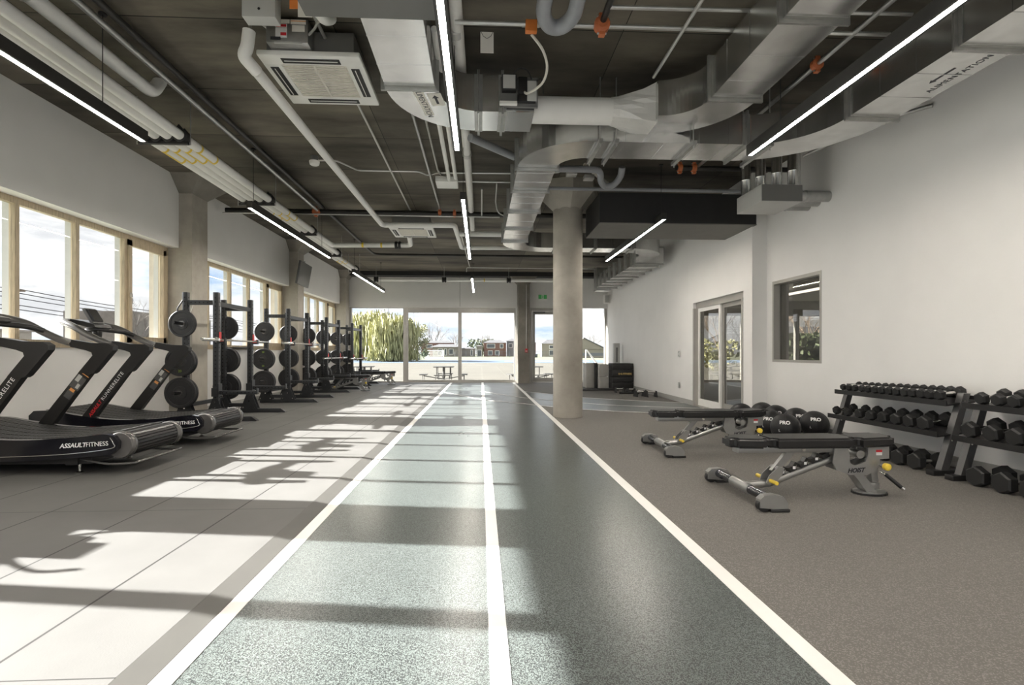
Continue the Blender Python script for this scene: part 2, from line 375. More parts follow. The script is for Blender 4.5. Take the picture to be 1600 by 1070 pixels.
struct('floor', MB().box(-5.15, 4.7, -3, 18, -.12, 0), 'warm_rubber')
struct('floor_track', MB().box(-.99, 1.13, -3, 17.72, .0005, .004), 'track_rubber')
struct('floor_tiles', MB().box(-4.85, -1.155, -3, 17.72, .0005, .02), 'rubber_tile')
struct('trim_1', MB().prism([(-1.154, .0005), (-1.154, .02), (-1.05, .0045), (-1.05, .0005)], 'y', -3, 17.72), 'ramp_rubber')
for i, (a, b) in enumerate(((-1.045, -.972), (.03, .098), (1.10, 1.178))):
    struct('floor_line', MB().box(a, b, -3, 17.72, .0042, .0062), 'line_paint')
def catmull(P, n=8):
    P = [P[0]]+P+[P[-1]]; out = []
    for i in range(1, len(P)-2):
        for k in range(n):
            t = k/n; q = []
            for j in range(len(P[0])):
                a, b, c_, d = P[i-1][j], P[i][j], P[i+1][j], P[i+2][j]
                q.append(.5*(2*b+(c_-a)*t+(2*a-5*b+4*c_-d)*t*t+(3*b-a-3*c_+d)*t**3))
            out.append(tuple(q))
    return out+[P[-2]]
cv1 = catmull([(-1.0, 13.75), (-.917, 13.417), (-.398, 12.298), (.042, 11.333), (.896, 10.364), (1.146, 10.039), (1.875, 9.303), (2.969, 8.705), (4.14, 8.25)])
cv2 = catmull([(.06, 13.75), (.101, 13.56), (1.015, 11.745), (2.111, 10.474), (2.641, 10.001), (3.952, 9.436), (4.17, 9.36)])
cv3 = catmull([(1.14, 13.686), (1.811, 12.653), (2.363, 11.728), (3.664, 10.74), (4.20, 10.42)])
def strip_between(A, B, n, z):
    mb = MB(); vs = []; fs = []
    def at(P, t):
        t *= len(P)-1; i = min(int(t), len(P)-2); u = t-i; return (P[i][0]*(1-u)+P[i+1][0]*u, P[i][1]*(1-u)+P[i+1][1]*u)
    for i in range(n+1): a = at(A, i/n); b = at(B, i/n); vs += [(a[0], a[1], z), (b[0], b[1], z)]
    for i in range(n): fs.append((2*i, 2*i+1, 2*i+3, 2*i+2))
    return mb.add(vs, fs)
struct('floor_track', strip_between([p for p in cv1 if p[0] >= 1.13], cv3, 40, .004), 'track_rubber')
def line_strip(P, w, z):
    mb = MB(); mb.sweep(P, w, z, z+.0016); return mb
for P in (cv1, cv2, cv3): struct('floor_line', line_strip(P, .05, .0066), 'line_paint')

# ceiling, black band beam by the far wall
struct('ceiling', MB().box(-5.15, 4.8, -3.2, 18, CEIL, CEIL+.15), 'ceiling_slab')
struct('trim_2', MB().box(-4.85, 4.4, 17.35, 17.8, 3.64, CEIL), 'black_matte')
# hung black bulkhead in front of the corridor door
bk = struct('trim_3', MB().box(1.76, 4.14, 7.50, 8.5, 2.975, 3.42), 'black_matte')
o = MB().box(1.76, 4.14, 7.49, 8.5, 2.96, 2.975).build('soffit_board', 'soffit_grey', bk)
# low wall, fascia over the windows
wl = MB(); wl.box(-5.15, -4.85, -3, 18, -.3, 1.12); wl.box(-5.15, -4.70, -3, 18, 2.68, CEIL)
wleft = struct('wall_left', wl, 'wall_paint')
struct('baseboard_left', MB().box(-4.85, -4.835, 4.1, 17.8, .02, .10), 'baseboard')
wr = MB(); wr.box(4.35, 4.6, -3, 6.33, 0, CEIL); wr.box(4.35, 4.6, 7.43, 7.63, 0, CEIL)
wr.box(4.35, 4.6, 6.33, 7.43, 0, .91); wr.box(4.35, 4.6, 6.33, 7.43, 2.10, CEIL)
def slant(mb, y0, y1, z0, z1, t=.22, off=0.):
    vs = [(XR(y)+off+d, y, z) for z in (z0, z1) for y, d in ((y0, 0), (y0, t), (y1, t), (y1, 0))]
    return mb.add(vs, [(3, 2, 1, 0), (4, 5, 6, 7)]+[(i, (i+1) % 4, (i+1) % 4+4, i+4) for i in range(4)])
D0, D1, DH = 7.86, 9.92, 2.02
wr.box(4.12, 4.6, 7.58, 7.64, 0, CEIL)
slant(wr, 7.64, D0, 0, CEIL); slant(wr, D1, 18, 0, CEIL); slant(wr, D0, D1, DH, CEIL)
struct('wall_right', wr, 'wall_paint')
bb = MB(); bb.box(4.335, 4.35, -3, 7.58, 0, .10); bb.box(4.105, 4.12, 7.565, 7.86, 0, .10); slant(bb, D1, 17.8, 0, .10, .015, -.015)
struct('baseboard_right', bb, 'baseboard')
# wall at the far end
wb = MB(); wb.box(-4.85, 4.5, 17.8, 18.0, 2.62, CEIL); wb.box(-5.15, -4.5, 17.8, 18.0, -.3, 2.62)
wb.box(1.22, 1.72, 17.8, 18.0, 0, 2.62); wb.box(4.43, 4.7, 17.8, 18.0, 0, 2.62)
struct('wall_back', wb, 'wall_paint')
struct('trim_4', MB().box(-.72, -.705, 17.795, 17.8, 2.62, 3.64), 'grey_paint')
# wall behind the camera with two broad unglazed openings added for sky light
wf = MB(); wf.box(-5.15, 4.7, -3.2, -3.0, 2.9, CEIL+.1); wf.box(-5.15, 4.7, -3.2, -3.0, -.3, .25)
for a, b in ((-5.15, -4.5), (-.3, .3), (4.0, 4.7)): wf.box(a, b, -3.2, -3.0, .25, 2.9)
struct('wall_front', wf, 'wall_paint')

# left window bays
def left_window(n, y0, y1, mull):
    t = thing('window_%d' % n, None, None); t['kind'] = 'structure'
    f = MB(); x0, x1 = -4.925, -4.865
    f.box(x0, x1, y0, y1, 1.12, 1.19); f.box(x0, x1, y0, y1, 2.61, 2.68); f.box(x0, x1, y0, y0+.07, 1.19, 2.61); f.box(x0, x1, y1-.07, y1, 1.19, 2.61)
    f.box(-4.865, -4.83, y0, y1, 1.105, 1.125)
    f.build('window_frame', 'wood', t)
    for y in mull: MB().box(x0, x1, y-.028, y+.028, 1.19, 2.61).build('mullion', 'wood', t)
    ex = MB()
    for y in mull+[y1-.12]: ex.box(-4.995, -4.927, y-.025, y+.025, 1.12, 2.68)
    ex.box(-5.2, -4.93, y0, y1, 1.08, 1.13)
    ex.build('outer_cover', 'light_grey_paint', t)
    ys = [y0+.07]+[v for y in mull for v in (y-.028, y+.028)]+[y1-.07]
    for i in range(0, len(ys), 2):
        MB().box(-4.905, -4.90, ys[i], ys[i+1], 1.19, 2.61).build('pane', 'window_glass', t)
    a, b = ys[-2], ys[-1]                    # opening sash beside the column
    s = MB(); s.box(-4.9, -4.845, a, a+.075, 1.19, 2.61); s.box(-4.9, -4.845, b-.075, b, 1.19, 2.61)
    s.box(-4.9, -4.845, a, b, 1.19, 1.27); s.box(-4.9, -4.845, a, b, 2.53, 2.61)
    so = s.build('sash', 'wood', t)
    h = MB(); h.bbox(-4.845, -4.83, a+.02, a+.05, 1.80, 1.88, .004); h.obox((-4.825, a+.035, 1.86), (-4.815, a+.035, 1.72), .018, .012); h.box(-4.845, -4.815, a+.028, a+.042, 1.852, 1.866)
    h.build('handle', 'chrome', so)
    return t
cs = [-.97, 3.63, 8.23, 12.84, 17.45]
for i, c_ in enumerate(cs):
    y0 = (cs[i-1]+.45) if i else -3.0
    ml = [c_-k for k in (3.42, 2.6, 1.79, .95) if c_-k > y0+.2]
    left_window(i+1, y0, c_, ml)

# columns
def square_column(x0, x1, y0, y1, label, name='concrete_column'):
    t = thing(name, label, 'column', ((x0+x1)/2, (y0+y1)/2, 0), group='square concrete columns between the window bays')
    w, d = (x1-x0)/2, (y1-y0)/2
    MB().box(-w, w, -d, d, 0, 3.53).build('shaft', 'concrete', t)
    c_ = MB(); f = .24
    lo = [(-w, -d), (w, -d), (w, d), (-w, d)]; hi = [(-w, -d-f), (w+f, -d-f), (w+f, d+f), (-w, d+f)]
    c_.add([(a, b, 3.53) for a, b in lo]+[(a, b, 3.78) for a, b in hi], [(3, 2, 1, 0), (4, 5, 6, 7)]+[(i, (i+1) % 4, (i+1) % 4+4, i+4) for i in range(4)])
    c_.build('capital', 'concrete_dark', t)
    return t
for y, lb in ((3.63, 'square concrete column beside the nearest window bay'), (8.23, 'square concrete column behind the first power rack and its plates'),
              (12.84, 'square concrete column carrying the grey television'), (17.36, 'square concrete column in the far corner beside the willow window')):
    square_column(-5.15, -4.5, y, y+.45, lb)
t = thing('concrete_column', 'square concrete column with red pull station between glazing and exit door', 'column', (1.47, 17.58, 0))
MB().box(-.2, .2, -.22, .215, 0, 3.4).build('shaft', 'concrete_dark', t)
MB().add([(a, b, z) for z, w, d in ((3.4, .2, .215), (3.64, .46, .22)) for a, b in ((-w, -d), (w, -d), (w, .215), (-w, .215))],
         [(3, 2, 1, 0), (4, 5, 6, 7)]+[(i, (i+1) % 4, (i+1) % 4+4, i+4) for i in range(4)]).build('capital', 'concrete_dark', t)
t = thing('concrete_column', 'round concrete column standing beside the white lane line', 'column', (1.43, 8.35, 0))
MB().lathe([(.237, 0), (.24, .02), (.24, 3.4)], seg=48).build('shaft', 'concrete', t)
c_ = MB(); c_.lathe([(.245, 3.36), (.26, 3.38), (.47, 3.58), (.49, 3.60), (.49, 3.78)], seg=8); c_.sm = [False]*len(c_.sm); c_.build('capital', 'concrete', t)

# far glazing
def glazed(n, x0, x1, mull, head, sill, ztop=2.62, y=17.8, kind='window', pane_y=.09):
    t = thing('%s_%d' % (kind, n), None, None); t['kind'] = 'structure'; f = MB()
    ya, yb = y+.03, y+.15
    f.box(x0, x1, ya, yb, head, ztop); f.box(x0, x1, ya, yb, 0, sill)
    f.box(x0, x0+.07, ya, yb, sill, head); f.box(x1-.07, x1, ya, yb, sill, head); f.build('frame', 'grey_metal_frame', t)
    xs = [x0+.07]
    for m_, w in mull: MB().box(m_-w/2, m_+w/2, ya, yb, sill, head).build('mullion', 'grey_metal_frame', t); xs += [m_-w/2, m_+w/2]
    xs.append(x1-.07)
    for i in range(0, len(xs), 2): MB().box(xs[i], xs[i+1], y+pane_y, y+pane_y+.006, sill, head).build('pane', 'window_glass', t)
    return t
glazed(6, -4.50, -2.60, [], 2.575, .06)
t = glazed(7, -2.60, 1.24, [(-.72, .12)], 2.43, .10)
MB().box(-2.60, -2.49, 17.81, 17.83, 0, 2.6).build('slider_stile', 'grey_metal_frame', t)
glazed(8, 2.78, 4.43, [], 2.60, .05)
struct('trim_5', MB().box(-4.85, 4.43, 17.77, 17.83, 2.60, 2.635), 'white_trim')
t = thing('door_1', None, None); t['kind'] = 'structure'
f = MB(); f.box(1.72, 1.79, 17.82, 17.95, 0, 2.62); f.box(2.71, 2.78, 17.82, 17.95, 0, 2.62); f.box(1.79, 2.71, 17.82, 17.95, 2.5, 2.62); f.build('door_frame', 'grey_metal_frame', t)
d = MB(); d.box(1.80, 1.90, 17.84, 17.90, .01, 2.49); d.box(2.60, 2.70, 17.84, 17.90, .01, 2.49); d.box(1.9, 2.6, 17.84, 17.90, .01, .16); d.box(1.9, 2.6, 17.84, 17.90, 2.38, 2.49)
dl = d.build('door_leaf', 'grey_metal_frame', t)
MB().box(1.9, 2.6, 17.868, 17.874, .16, 2.38).build('pane', 'window_glass', dl)
MB().bbox(1.86, 2.25, 17.76, 17.83, 2.42, 2.48, .006).build('door_closer', 'box_grey', t)

# sliding glass door in the right wall, and the inside window
t = thing('door_2', None, None); t['kind'] = 'structure'
f = MB(); ox = .06
def sl(mb, y0, y1, z0, z1, off, th): return slant(mb, y0, y1, z0, z1, th, off)
sl(f, D0, D1, DH-.11, DH, ox, .1); sl(f, D1-.05, D1, 0, DH-.11, -.01, .17); sl(f, D0, D0+.05, 0, DH-.11, -.01, .17); sl(f, D0, D1, 0, .02, ox, .1)
f.build('door_frame', 'grey_metal_frame', t)
mid = 8.87
for k, (a, b, off) in enumerate(((mid, D1-.05, .08), (D0+.05, mid+.02, .125))):
    p = MB(); th = .035
    sl(p, a, a+.07, .02, DH-.11, off, th); sl(p, b-.07, b, .02, DH-.11, off, th); sl(p, a+.07, b-.07, .02, .15, off, th); sl(p, a+.07, b-.07, DH-.18, DH-.11, off, th)
    po = p.build('sliding_panel', 'white_trim' if k == 0 else 'grey_metal_frame', t)
    g = MB(); sl(g, a+.07, b-.07, .15, DH-.18, off+.014, .006); g.build('pane', 'dark_glass', po)
t = thing('window_9', None, None); t['kind'] = 'structure'
f = MB(); y0, y1, z0, z1 = 6.33, 7.43, .91, 2.10
for a in ((y0, y1, z0, z0+.035), (y0, y1, z1-.045, z1), (y0, y0+.035, z0+.035, z1-.045), (y1-.035, y1, z0+.035, z1-.045)):
    f.box(4.345, 4.47, *a)
f.build('window_frame', 'grey_metal_frame', t)
MB().box(4.44, 4.446, y0+.035, y1-.035, z0+.035, z1-.045).build('pane', 'dark_glass', t)

# room behind the right wall, seen through the sliding door and the inside window
struct('floor_side_room', MB().box(4.6, 15, -3, 18.2, -.12, 0).box(4.1, 4.6, 7.6, 10, -.11, .0004), 'slate_floor')
mat('side_paint', (.34, .325, .29), .7, noise=.03)
struct('ceiling_side_room', MB().box(4.6, 15, -3, 18.2, 2.9, 3.0), 'side_paint')
w = MB(); w.box(4.7, 7.75, 17.9, 18.1, 0, 2.9); w.box(7.75, 15, 17.9, 18.1, 2.4, 2.9); w.box(14.8, 15, -3, 18, 0, 2.9); w.box(4.6, 15, -3.2, -3, 0, 2.9)
struct('wall_side_room', w, 'side_paint')
glazed(10, 7.75, 14.8, [(9.4, .12), (11.4, .14), (13.2, .12)], 2.36, .06, 2.4, 17.87)
tag(MB().bbox(8.86, 8.94, 8.2, 15.2, 2.70, 2.76, .004).build('side_room_light', 'led_off'), 'thin lit ceiling strip seen through the small interior window', 'light')

# ================================================================ OVERHEAD
# suspended linear lights
def linear_light(x, y0, y1, label):
    t = thing('linear_light', label, 'light', (x, y0, 2.95), group='suspended black linear lights'); L = y1-y0
    h = MB(); h.box(-.038, .038, 0, L, .008, .095); h.box(-.038, -.019, 0, L, 0, .008); h.box(.019, .038, 0, L, 0, .008); h.box(-.038, .038, -.004, 0, 0, .095); h.box(-.038, .038, L, L+.004, 0, .095)
    h.build('housing', 'fixture_black', t)
    MB().box(-.019, .019, .002, L-.002, .002, .0078).build('diffuser', 'led', t)
    for yy in (.12, L-.5):
        MB().cyl((0, yy, .095), (0, yy, .83), .0035, 6).lathe([(.03, .815), (.03, .829)], (0, yy, 0), seg=12).build('cable', 'black_matte', t)
    return t
for x, y0, y1, lb in (
    (-3.04, 1.2, 4.78, 'black linear light beside the white pipes, nearest one on the window side'),
    (-3.04, 6.90, 10.48, 'black linear light above the power racks, middle one on the window side'),
    (-3.04, 12.4, 16.28, 'black linear light beyond the television, farthest one on the window side'),
    (-.22, 1.2, 4.84, 'bright linear light passing under the duct elbow, nearest above the running track'),
    (-.22, 6.39, 10.47, 'linear light above the middle of the track beyond the duct elbow'),
    (-.22, 13.2, 16.29, 'short-looking linear light above the track in front of the far wall'),
    (2.60, 1.2, 4.82, 'long black linear light under the ducts beside the white wall'),
    (2.62, 7.2, 10.55, 'black linear light hung beside the round column and black bulkhead'),
    (-3.04, -2.8, .7, 'black linear light out of view on the window side'),
    (-.22, -2.8, .7, 'black linear light out of view over the track'),
    (2.60, -2.8, .7, 'black linear light out of view by the wall')): linear_light(x, y0, y1, lb)

def pipe(name, label, cat, pts, r, m, seg=12, group=None, bend=0.):
    if bend:
        P = [Vector(pts[0])]
        for a, b, c_ in zip(pts, pts[1:], pts[2:]):
            a, b, c_ = Vector(a), Vector(b), Vector(c_); u = (a-b).normalized(); v = (c_-b).normalized()
            k = min(bend, (a-b).length/2, (c_-b).length/2)
            for i in range(7):
                t_ = i/6; P.append((b+u*k)*(1-t_)**2+b*2*t_*(1-t_)+(b+v*k)*t_*t_)
        P.append(Vector(pts[-1])); pts = P
    return tag(MB().tube(pts, r, seg).build(name, m), label, cat, group)

# bank of white pipes along the windows
WP = 'white pipes in the bank over the windows'
def wp(x, y1, label, extra=None, marks=()):
    pts = [(x, -2.9, 3.36), (x, y1, 3.36)]+(extra or [])
    o = pipe('white_pipe', label, 'pipe', pts, .052, 'white_plastic', 16, WP, .10 if extra else 0)
    for y in (5.95, 8.6, 12.9):
        if y < y1-.4: MB().lathe([(.0535, -.0), (.0535, .035)], (x, y, 3.36), 'y', 14).lathe([(.0535, .33), (.0535, .365)], (x, y, 3.36), 'y', 14).box(x-.01, x+.01, y, y+.365, 3.304, 3.3075).build('yellow_band', 'yellow_plastic', o)
    return o
o = wp(-3.57, 16.42, 'white pipe nearest the windows that turns across the far wall', [(2.4, 16.38, 3.36)])
for x in (-.3,): MB().lathe([(.0535, 0), (.0535, .03)], (x, 16.38, 3.36), 'x', 14).lathe([(.0535, .4), (.0535, .43)], (x, 16.38, 3.36), 'x', 14).build('yellow_band', 'yellow_plastic', o)
wp(-3.445, 14.5, 'second white pipe from the windows, ending just short of the far corner')
wp(-3.32, 12.3, 'third white pipe from the windows, ending above the television')
o = wp(-3.195, 11.2, 'white pipe turning off towards the far ceiling cassette', [(-1.5, 11.12, 3.36), (-1.45, 10.5, 3.42)])
for x in (-2.55, -2.15): MB().lathe([(.0535, 0), (.0535, .04)], (x, 11.15, 3.36), 'x', 14).build('yellow_band', 'yellow_plastic', o)
o = pipe('white_duct_pipe', 'thick cream pipe above the white pipe bank, ending in an upward elbow', 'pipe', [(-3.22, 0, 3.60), (-3.22, 5.2, 3.60), (-3.22, 5.32, 3.78)], .06, 'white_plastic', 16, bend=.1)
c_ = MB()
for k in range(10): c_.lathe([(.062, k*.045), (.072, k*.045+.012), (.072, k*.045+.03), (.062, k*.045+.042)], (-3.22, 3.35, 3.60), 'y', 16)
c_.build('ribbed_coupling', 'conduit', o)
def pipe_hanger(y, xs, z, label, axis='y'):
    t = thing('pipe_hanger', label, 'hanger', (0, 0, 0), group='black pipe hangers')
    b = MB(); r_ = MB()
    if axis == 'y':
        for x in xs:
            b.lathe([(.058, -.05), (.072, -.045), (.072, .045), (.058, .05)], (x, y, z), 'y', 14)
            for k in (-1, 1): b.prism([(x-.05, z+.05), (x+.05, z+.05), (x, z+.11)], 'y', y+k*.05-.01, y+k*.05+.01)
        b.box(min(xs)-.07, max(xs)+.07, y-.02, y+.02, z-.085, z-.055)
        for x in (min(xs)-.09, max(xs)+.09): r_.cyl((x, y, z-.09), (x, y, CEIL), .005, 6)
    else:
        for x in xs: b.lathe([(.058, -.07), (.085, -.06), (.085, -.02), (.062, 0), (.085, .02), (.085, .06), (.058, .07)], (x, y, z), 'x', 14); r_.cyl((x, y, z+.05), (x, y, CEIL), .005, 6)
    b.build('clamp', 'black_matte', t); r_.build('rod', 'steel_pipe', t); return t
XS = [-3.57, -3.445, -3.32, -3.195]
for y, n, lb in ((3.2, 4, 'black four-pipe hanger out over the nearest window bay'), (5.65, 4, 'black four-pipe hanger beside the end of the nearest linear light'), (7.93, 4, 'black four-pipe hanger above the first square column'),
                 (9.93, 4, 'black four-pipe hanger between the first column and the television'), (12.1, 3, 'black three-pipe hanger above the television'), (14.4, 2, 'black two-pipe hanger beside the farthest linear light')):
    pipe_hanger(y, XS[:n], 3.36, lb)
for x, lb in ((-3.3, 'black hanger on the far cross pipe above the willow window'), (-1.16, 'black hanger on the far cross pipe left of the short light'), (.9, 'black hanger on the far cross pipe beside the far concrete column'), ):
    pipe_hanger(16.38, [x], 3.36, lb, 'x')
pipe_hanger(11.15, [-1.78], 3.36, 'black hanger on the branch pipe behind the far ceiling cassette', 'x')

# sprinkler mains and couplings
def coupling(x, y, z, label, axis='y', s=1.):
    t = thing('pipe_coupling', label, 'coupling', (x, y, z), group='orange sprinkler couplings')
    b = MB().lathe([(.03*s, -.03*s), (.052*s, -.022*s), (.052*s, .022*s), (.03*s, .03*s)], axis=axis, seg=14)
    b.box(-.02*s, .02*s, -.02*s, .02*s, -.07*s, .07*s); b.build('clamp_body', 'red_orange', t)
    MB().cyl((-.03*s, 0, .055*s), (.03*s, 0, .055*s), .007*s, 8).cyl((-.03*s, 0, -.055*s), (.03*s, 0, -.055*s), .007*s, 8).build('bolt', 'steel_pipe', t)
    return t
pipe('sprinkler_pipe', 'steel sprinkler pipe running lengthwise beside the white pipe bank', 'pipe', [(-2.95, -2.9, 3.62), (-2.95, 9.44, 3.62)], .028, 'steel_pipe')
pipe('sprinkler_pipe', 'black pipe running lengthwise just beside the steel sprinkler pipe', 'pipe', [(-2.86, -2.9, 3.68), (-2.86, 13.9, 3.68), (.5, 13.95, 3.68), (4.2, 13.95, 3.68)], .03, 'black_pipe', bend=.3)
pipe('sprinkler_pipe', 'thick black pipe crossing the ceiling behind the near white insulated pipe', 'pipe', [(-4.6, 9.5, 3.62), (4.15, 9.6, 3.62)], .048, 'black_pipe')
pipe('cross_conduit', 'thin steel conduit below the thick black cross pipe', 'pipe', [(-4.6, 9.38, 3.545), (.35, 9.45, 3.545)], .012, 'conduit')
coupling(-2.98, 9.44, 3.60, 'orange coupling where the lengthwise sprinkler pipe meets the cross pipe', s=1.3)
coupling(-.75, 9.45, 3.62, 'orange coupling on the cross pipe above the far cassette', 'x')
coupling(-.48, 9.45, 3.60, 'orange coupling on the cross pipe beside the insulated pipe bend', 'x')
coupling(.95, 3.98, 3.62, 'orange coupling near the grey pipe loop', 'y', 1.2)
pipe('sprinkler_pipe', 'black threaded pipe above the orange coupling near the pipe loop', 'pipe', [(.955, 3.95, 3.64), (.99, 2.2, 3.72)], .025, 'black_pipe')
pipe('sprinkler_pipe', 'steel sprinkler pipe running between the two big ducts', 'pipe', [(3.0, 1.0, 3.62), (3.0, 6.95, 3.62)], .02, 'steel_pipe')
pipe('sprinkler_pipe', 'thin steel pipe paired with the sprinkler pipe between the big ducts', 'pipe', [(3.06, 1.0, 3.66), (3.06, 6.95, 3.66)], .014, 'steel_pipe')
coupling(3.0, 4.43, 3.62, 'orange coupling on the sprinkler pipe between the big ducts')
coupling(2.95, 6.95, 3.60, 'orange coupling at the end of the sprinkler pipe above the bulkhead', 'x', 1.1)
coupling(2.75, 6.95, 3.60, 'orange cap above the bulkhead left of the other coupling', 'x', 1.1)
pipe('conduit_pipe', 'grey conduit running along the top of the black bulkhead', 'pipe', [(1.0, 7.45, 3.45), (4.1, 7.45, 3.45)], .026, 'pvc_grey')
pipe('sprinkler_pipe', 'black pipe in the dark ceiling above the bulkhead', 'pipe', [(2.70, 6.95, 3.60), (4.3, 6.95, 3.60)], .035, 'black_pipe')

# insulated white refrigerant pipe
o = pipe('insulated_pipe', 'white insulated pipe running from the near cassette to the ducts', 'pipe',
     [(-1.80, 4.22, 3.31), (-1.735, 9.14, 3.3), (-.46, 9.10, 3.3), (-.41, 11.05, 3.3), (1.55, 10.97, 3.3)], .045, 'white_plastic', 14, bend=.09)
pipe('insulated_elbow', 'white insulated elbow standing at the corner of the near cassette', 'pipe', [(-1.80, 4.08, 3.55), (-1.815, 4.08, 3.42), (-1.85, 4.09, 3.36), (-1.80, 4.22, 3.31)], .048, 'white_plastic', 14, bend=.1)
pipe('insulated_elbow', 'white insulated pipe stub hanging in front of the near cassette body', 'pipe', [(-1.27, 3.3, 3.66), (-1.23, 3.75, 3.62), (-1.19, 3.95, 3.58), (-1.19, 4.12, 3.70)], .05, 'white_plastic', 14, bend=.12)
tag(MB().box(-1.36, -1.26, 3.72, 3.725, 3.5, 3.64).build('orange_tag', 'orange_paint'), 'orange tag sheet behind the white insulated stub', 'tag')
tag(MB().box(-1.30, -1.20, 3.715, 3.719, 3.44, 3.56).build('paper_tag', 'paper'), 'cream paper tag beside the white insulated stub', 'tag')

# thin conduits
for x, y0, y1, r_, m, z, lb in (
    (-1.30, 3.4, 9.6, .014, 'conduit', 3.68, 'thin conduit leaving the near cassette towards the far one'),
    (-.75, 4.9, 9.45, .018, 'steel_pipe', 3.68, 'steel conduit ending at the orange coupling above the far cassette'),
    (-.445, 3.9, 7.28, .026, 'white_plastic', 3.50, 'first of two short pipes ending at the white junction box'),
    (-.352, 3.9, 7.22, .026, 'white_plastic', 3.50, 'second short pipe ending at the white junction box, next to the light'),
    (1.60, 1.0, 4.67, .015, 'conduit', 3.60, 'conduit running lengthwise to the foil wrapped duct cone'),
    (.02, 8.0, 9.6, .014, 'conduit', 3.6, 'thin conduit over the far linear light')):
    pipe('ceiling_conduit', lb, 'pipe', [(x, y0, z), (x, y1, z)], r_, m, 10)
o = pipe('drain_pipe', 'long white drain pipe above the middle of the track', 'pipe', [(-.225, .3, 3.68), (-.185, 4.7, 3.68), (-.172, 11.0, 3.68)], .052, 'white_plastic', 16)
for y in (1.7, 4.2, 5.1, 6.8, 9.6): MB().lathe([(.054, -.05), (.061, -.045), (.061, .045), (.054, .05)], (-.205 if y < 4.6 else -.182, y, 3.68), 'y', 16).build('collar', 'conduit', o)
pipe('ceiling_conduit', 'conduit with bends linking the smoke detector to the big duct', 'pipe', [(-2.25, 7.22, 3.71), (-2.0, 7.21, 3.71), (-1.78, 7.56, 3.70), (-.9, 7.56, 3.70), (-.79, 7.72, 3.70), (-.65, 7.6, 3.70), (.46, 7.57, 3.70)], .012, 'conduit', 8, bend=.06)
pipe('ceiling_conduit', 'conduit curving over the white junction box towards the big duct', 'pipe', [(-.62, 4.9, 3.68), (-.62, 7.5, 3.68), (-.50, 7.9, 3.68), (.48, 7.91, 3.68)], .012, 'conduit', 8, bend=.12)
pipe('ceiling_conduit', 'thin conduit dropping beside the big duct', 'pipe', [(.25, 7.93, 3.66), (.26, 8.9, 3.66), (.30, 9.0, 3.5), (.5, 9.1, 3.45)], .012, 'conduit', 8, bend=.08)
tag(MB().bbox(-.67, -.345, 7.62, 7.95, 3.58, 3.66, .006).build('junction_box', 'white_plastic'), 'flat white junction box on the ceiling beside the drain pipe', 'box')
t = thing('smoke_detector', 'round white smoke detector on the ceiling above the racks', 'detector', (-2.31, 7.25, 3.65))
MB().lathe([(.04, 0), (.062, .012), (.07, .04), (.07, .06)], seg=20).build('body', 'white_plastic', t); MB().lathe([(.05, .06), (.05, .13)], seg=16).build('base', 'box_grey', t)
pipe('cross_conduit', 'steel conduit crossing the dark ceiling under the pipe loop', 'pipe', [(-.2, 4.0, 3.62), (3.3, 3.98, 3.62)], .017, 'conduit')
pipe('cross_conduit', 'second steel conduit crossing above the first one', 'pipe', [(.95, 3.8, 3.64), (3.3, 3.76, 3.64)], .015, 'conduit')
t = thing('orange_junction_box', 'orange painted junction box on the cross conduit', 'box', (.395, 4.02, 3.60))
MB().bbox(-.045, .045, -.05, .0, -.045, .045, .004).build('body', 'orange_paint', t); MB().cyl((-.07, 0, .03), (-.045, 0, .03), .02, 10).cyl((.045, 0, .03), (.07, 0, .03), .02, 10).build('connector', 'steel_pipe', t)
pipe('flexible_cable', 'cream flexible cable looping down from the orange box to the actuator', 'cable', catmull([(.40, 4.02, 3.555), (.50, 4.1, 3.48), (.56, 4.3, 3.45), (.53, 4.42, 3.38), (.42, 4.55, 3.36), (.39, 4.62, 3.42)], 6), .011, 'cream_plastic', 8)
t = thing('hanging_card', 'cream card hanging from the cross conduit', 'card', (.05, 4.04, 3.41))
MB().box(-.052, .052, -.002, .002, 0, .165).build('card', 'paper', t)
MB().tube([(-.05, -.004, .17), (-.03, -.006, .13), (0, -.006, .11), (.03, -.006, .13), (.05, -.004, .17)], .002, 6).build('string', 'black_matte', t)
pipe('pipe_loop', 'grey plastic U shaped pipe loop at the top of the view', 'pipe', catmull([(.45, 2.6, 3.55), (.45, 3.5, 3.52), (.455, 3.68, 3.5), (.50, 3.80, 3.5), (.565, 3.84, 3.5), (.63, 3.80, 3.5), (.675, 3.68, 3.5), (.68, 3.5, 3.52), (.68, 2.6, 3.55)], 5), .055, 'pvc_grey', 16)
pipe('drain_trap', 'grey plastic trap pipe above the round column', 'pipe', catmull([(.9, 6.85, 3.52), (1.5, 6.85, 3.52), (1.62, 6.9, 3.50), (1.66, 7.0, 3.42), (1.74, 7.1, 3.38), (1.86, 7.1, 3.40), (1.93, 7.0, 3.48), (1.93, 6.9, 3.58)], 5), .045, 'pvc_grey', 14)
pipe('drain_pipe', 'grey plastic pipe slanting under the duct elbow', 'pipe', [(-.12, 5.85, 3.5), (.42, 6.40, 3.5)], .045, 'pvc_grey', 14)
pipe('ceiling_conduit', 'short cream conduit slanting above the round column', 'pipe', [(1.42, 6.9, 3.6), (2.0, 7.9, 3.66)], .03, 'cream_plastic', 10)
for k_, (x, y, lb) in enumerate(((1.25, 7.0, 'small grey valve box beside the drain trap'), (1.52, 7.15, 'small grey box between duct and drain trap'))):
    tag(MB().bbox(x-.07, x+.07, y-.06, y+.06, 3.48, 3.54, .005).build('valve_box', 'conduit'), lb, 'box')
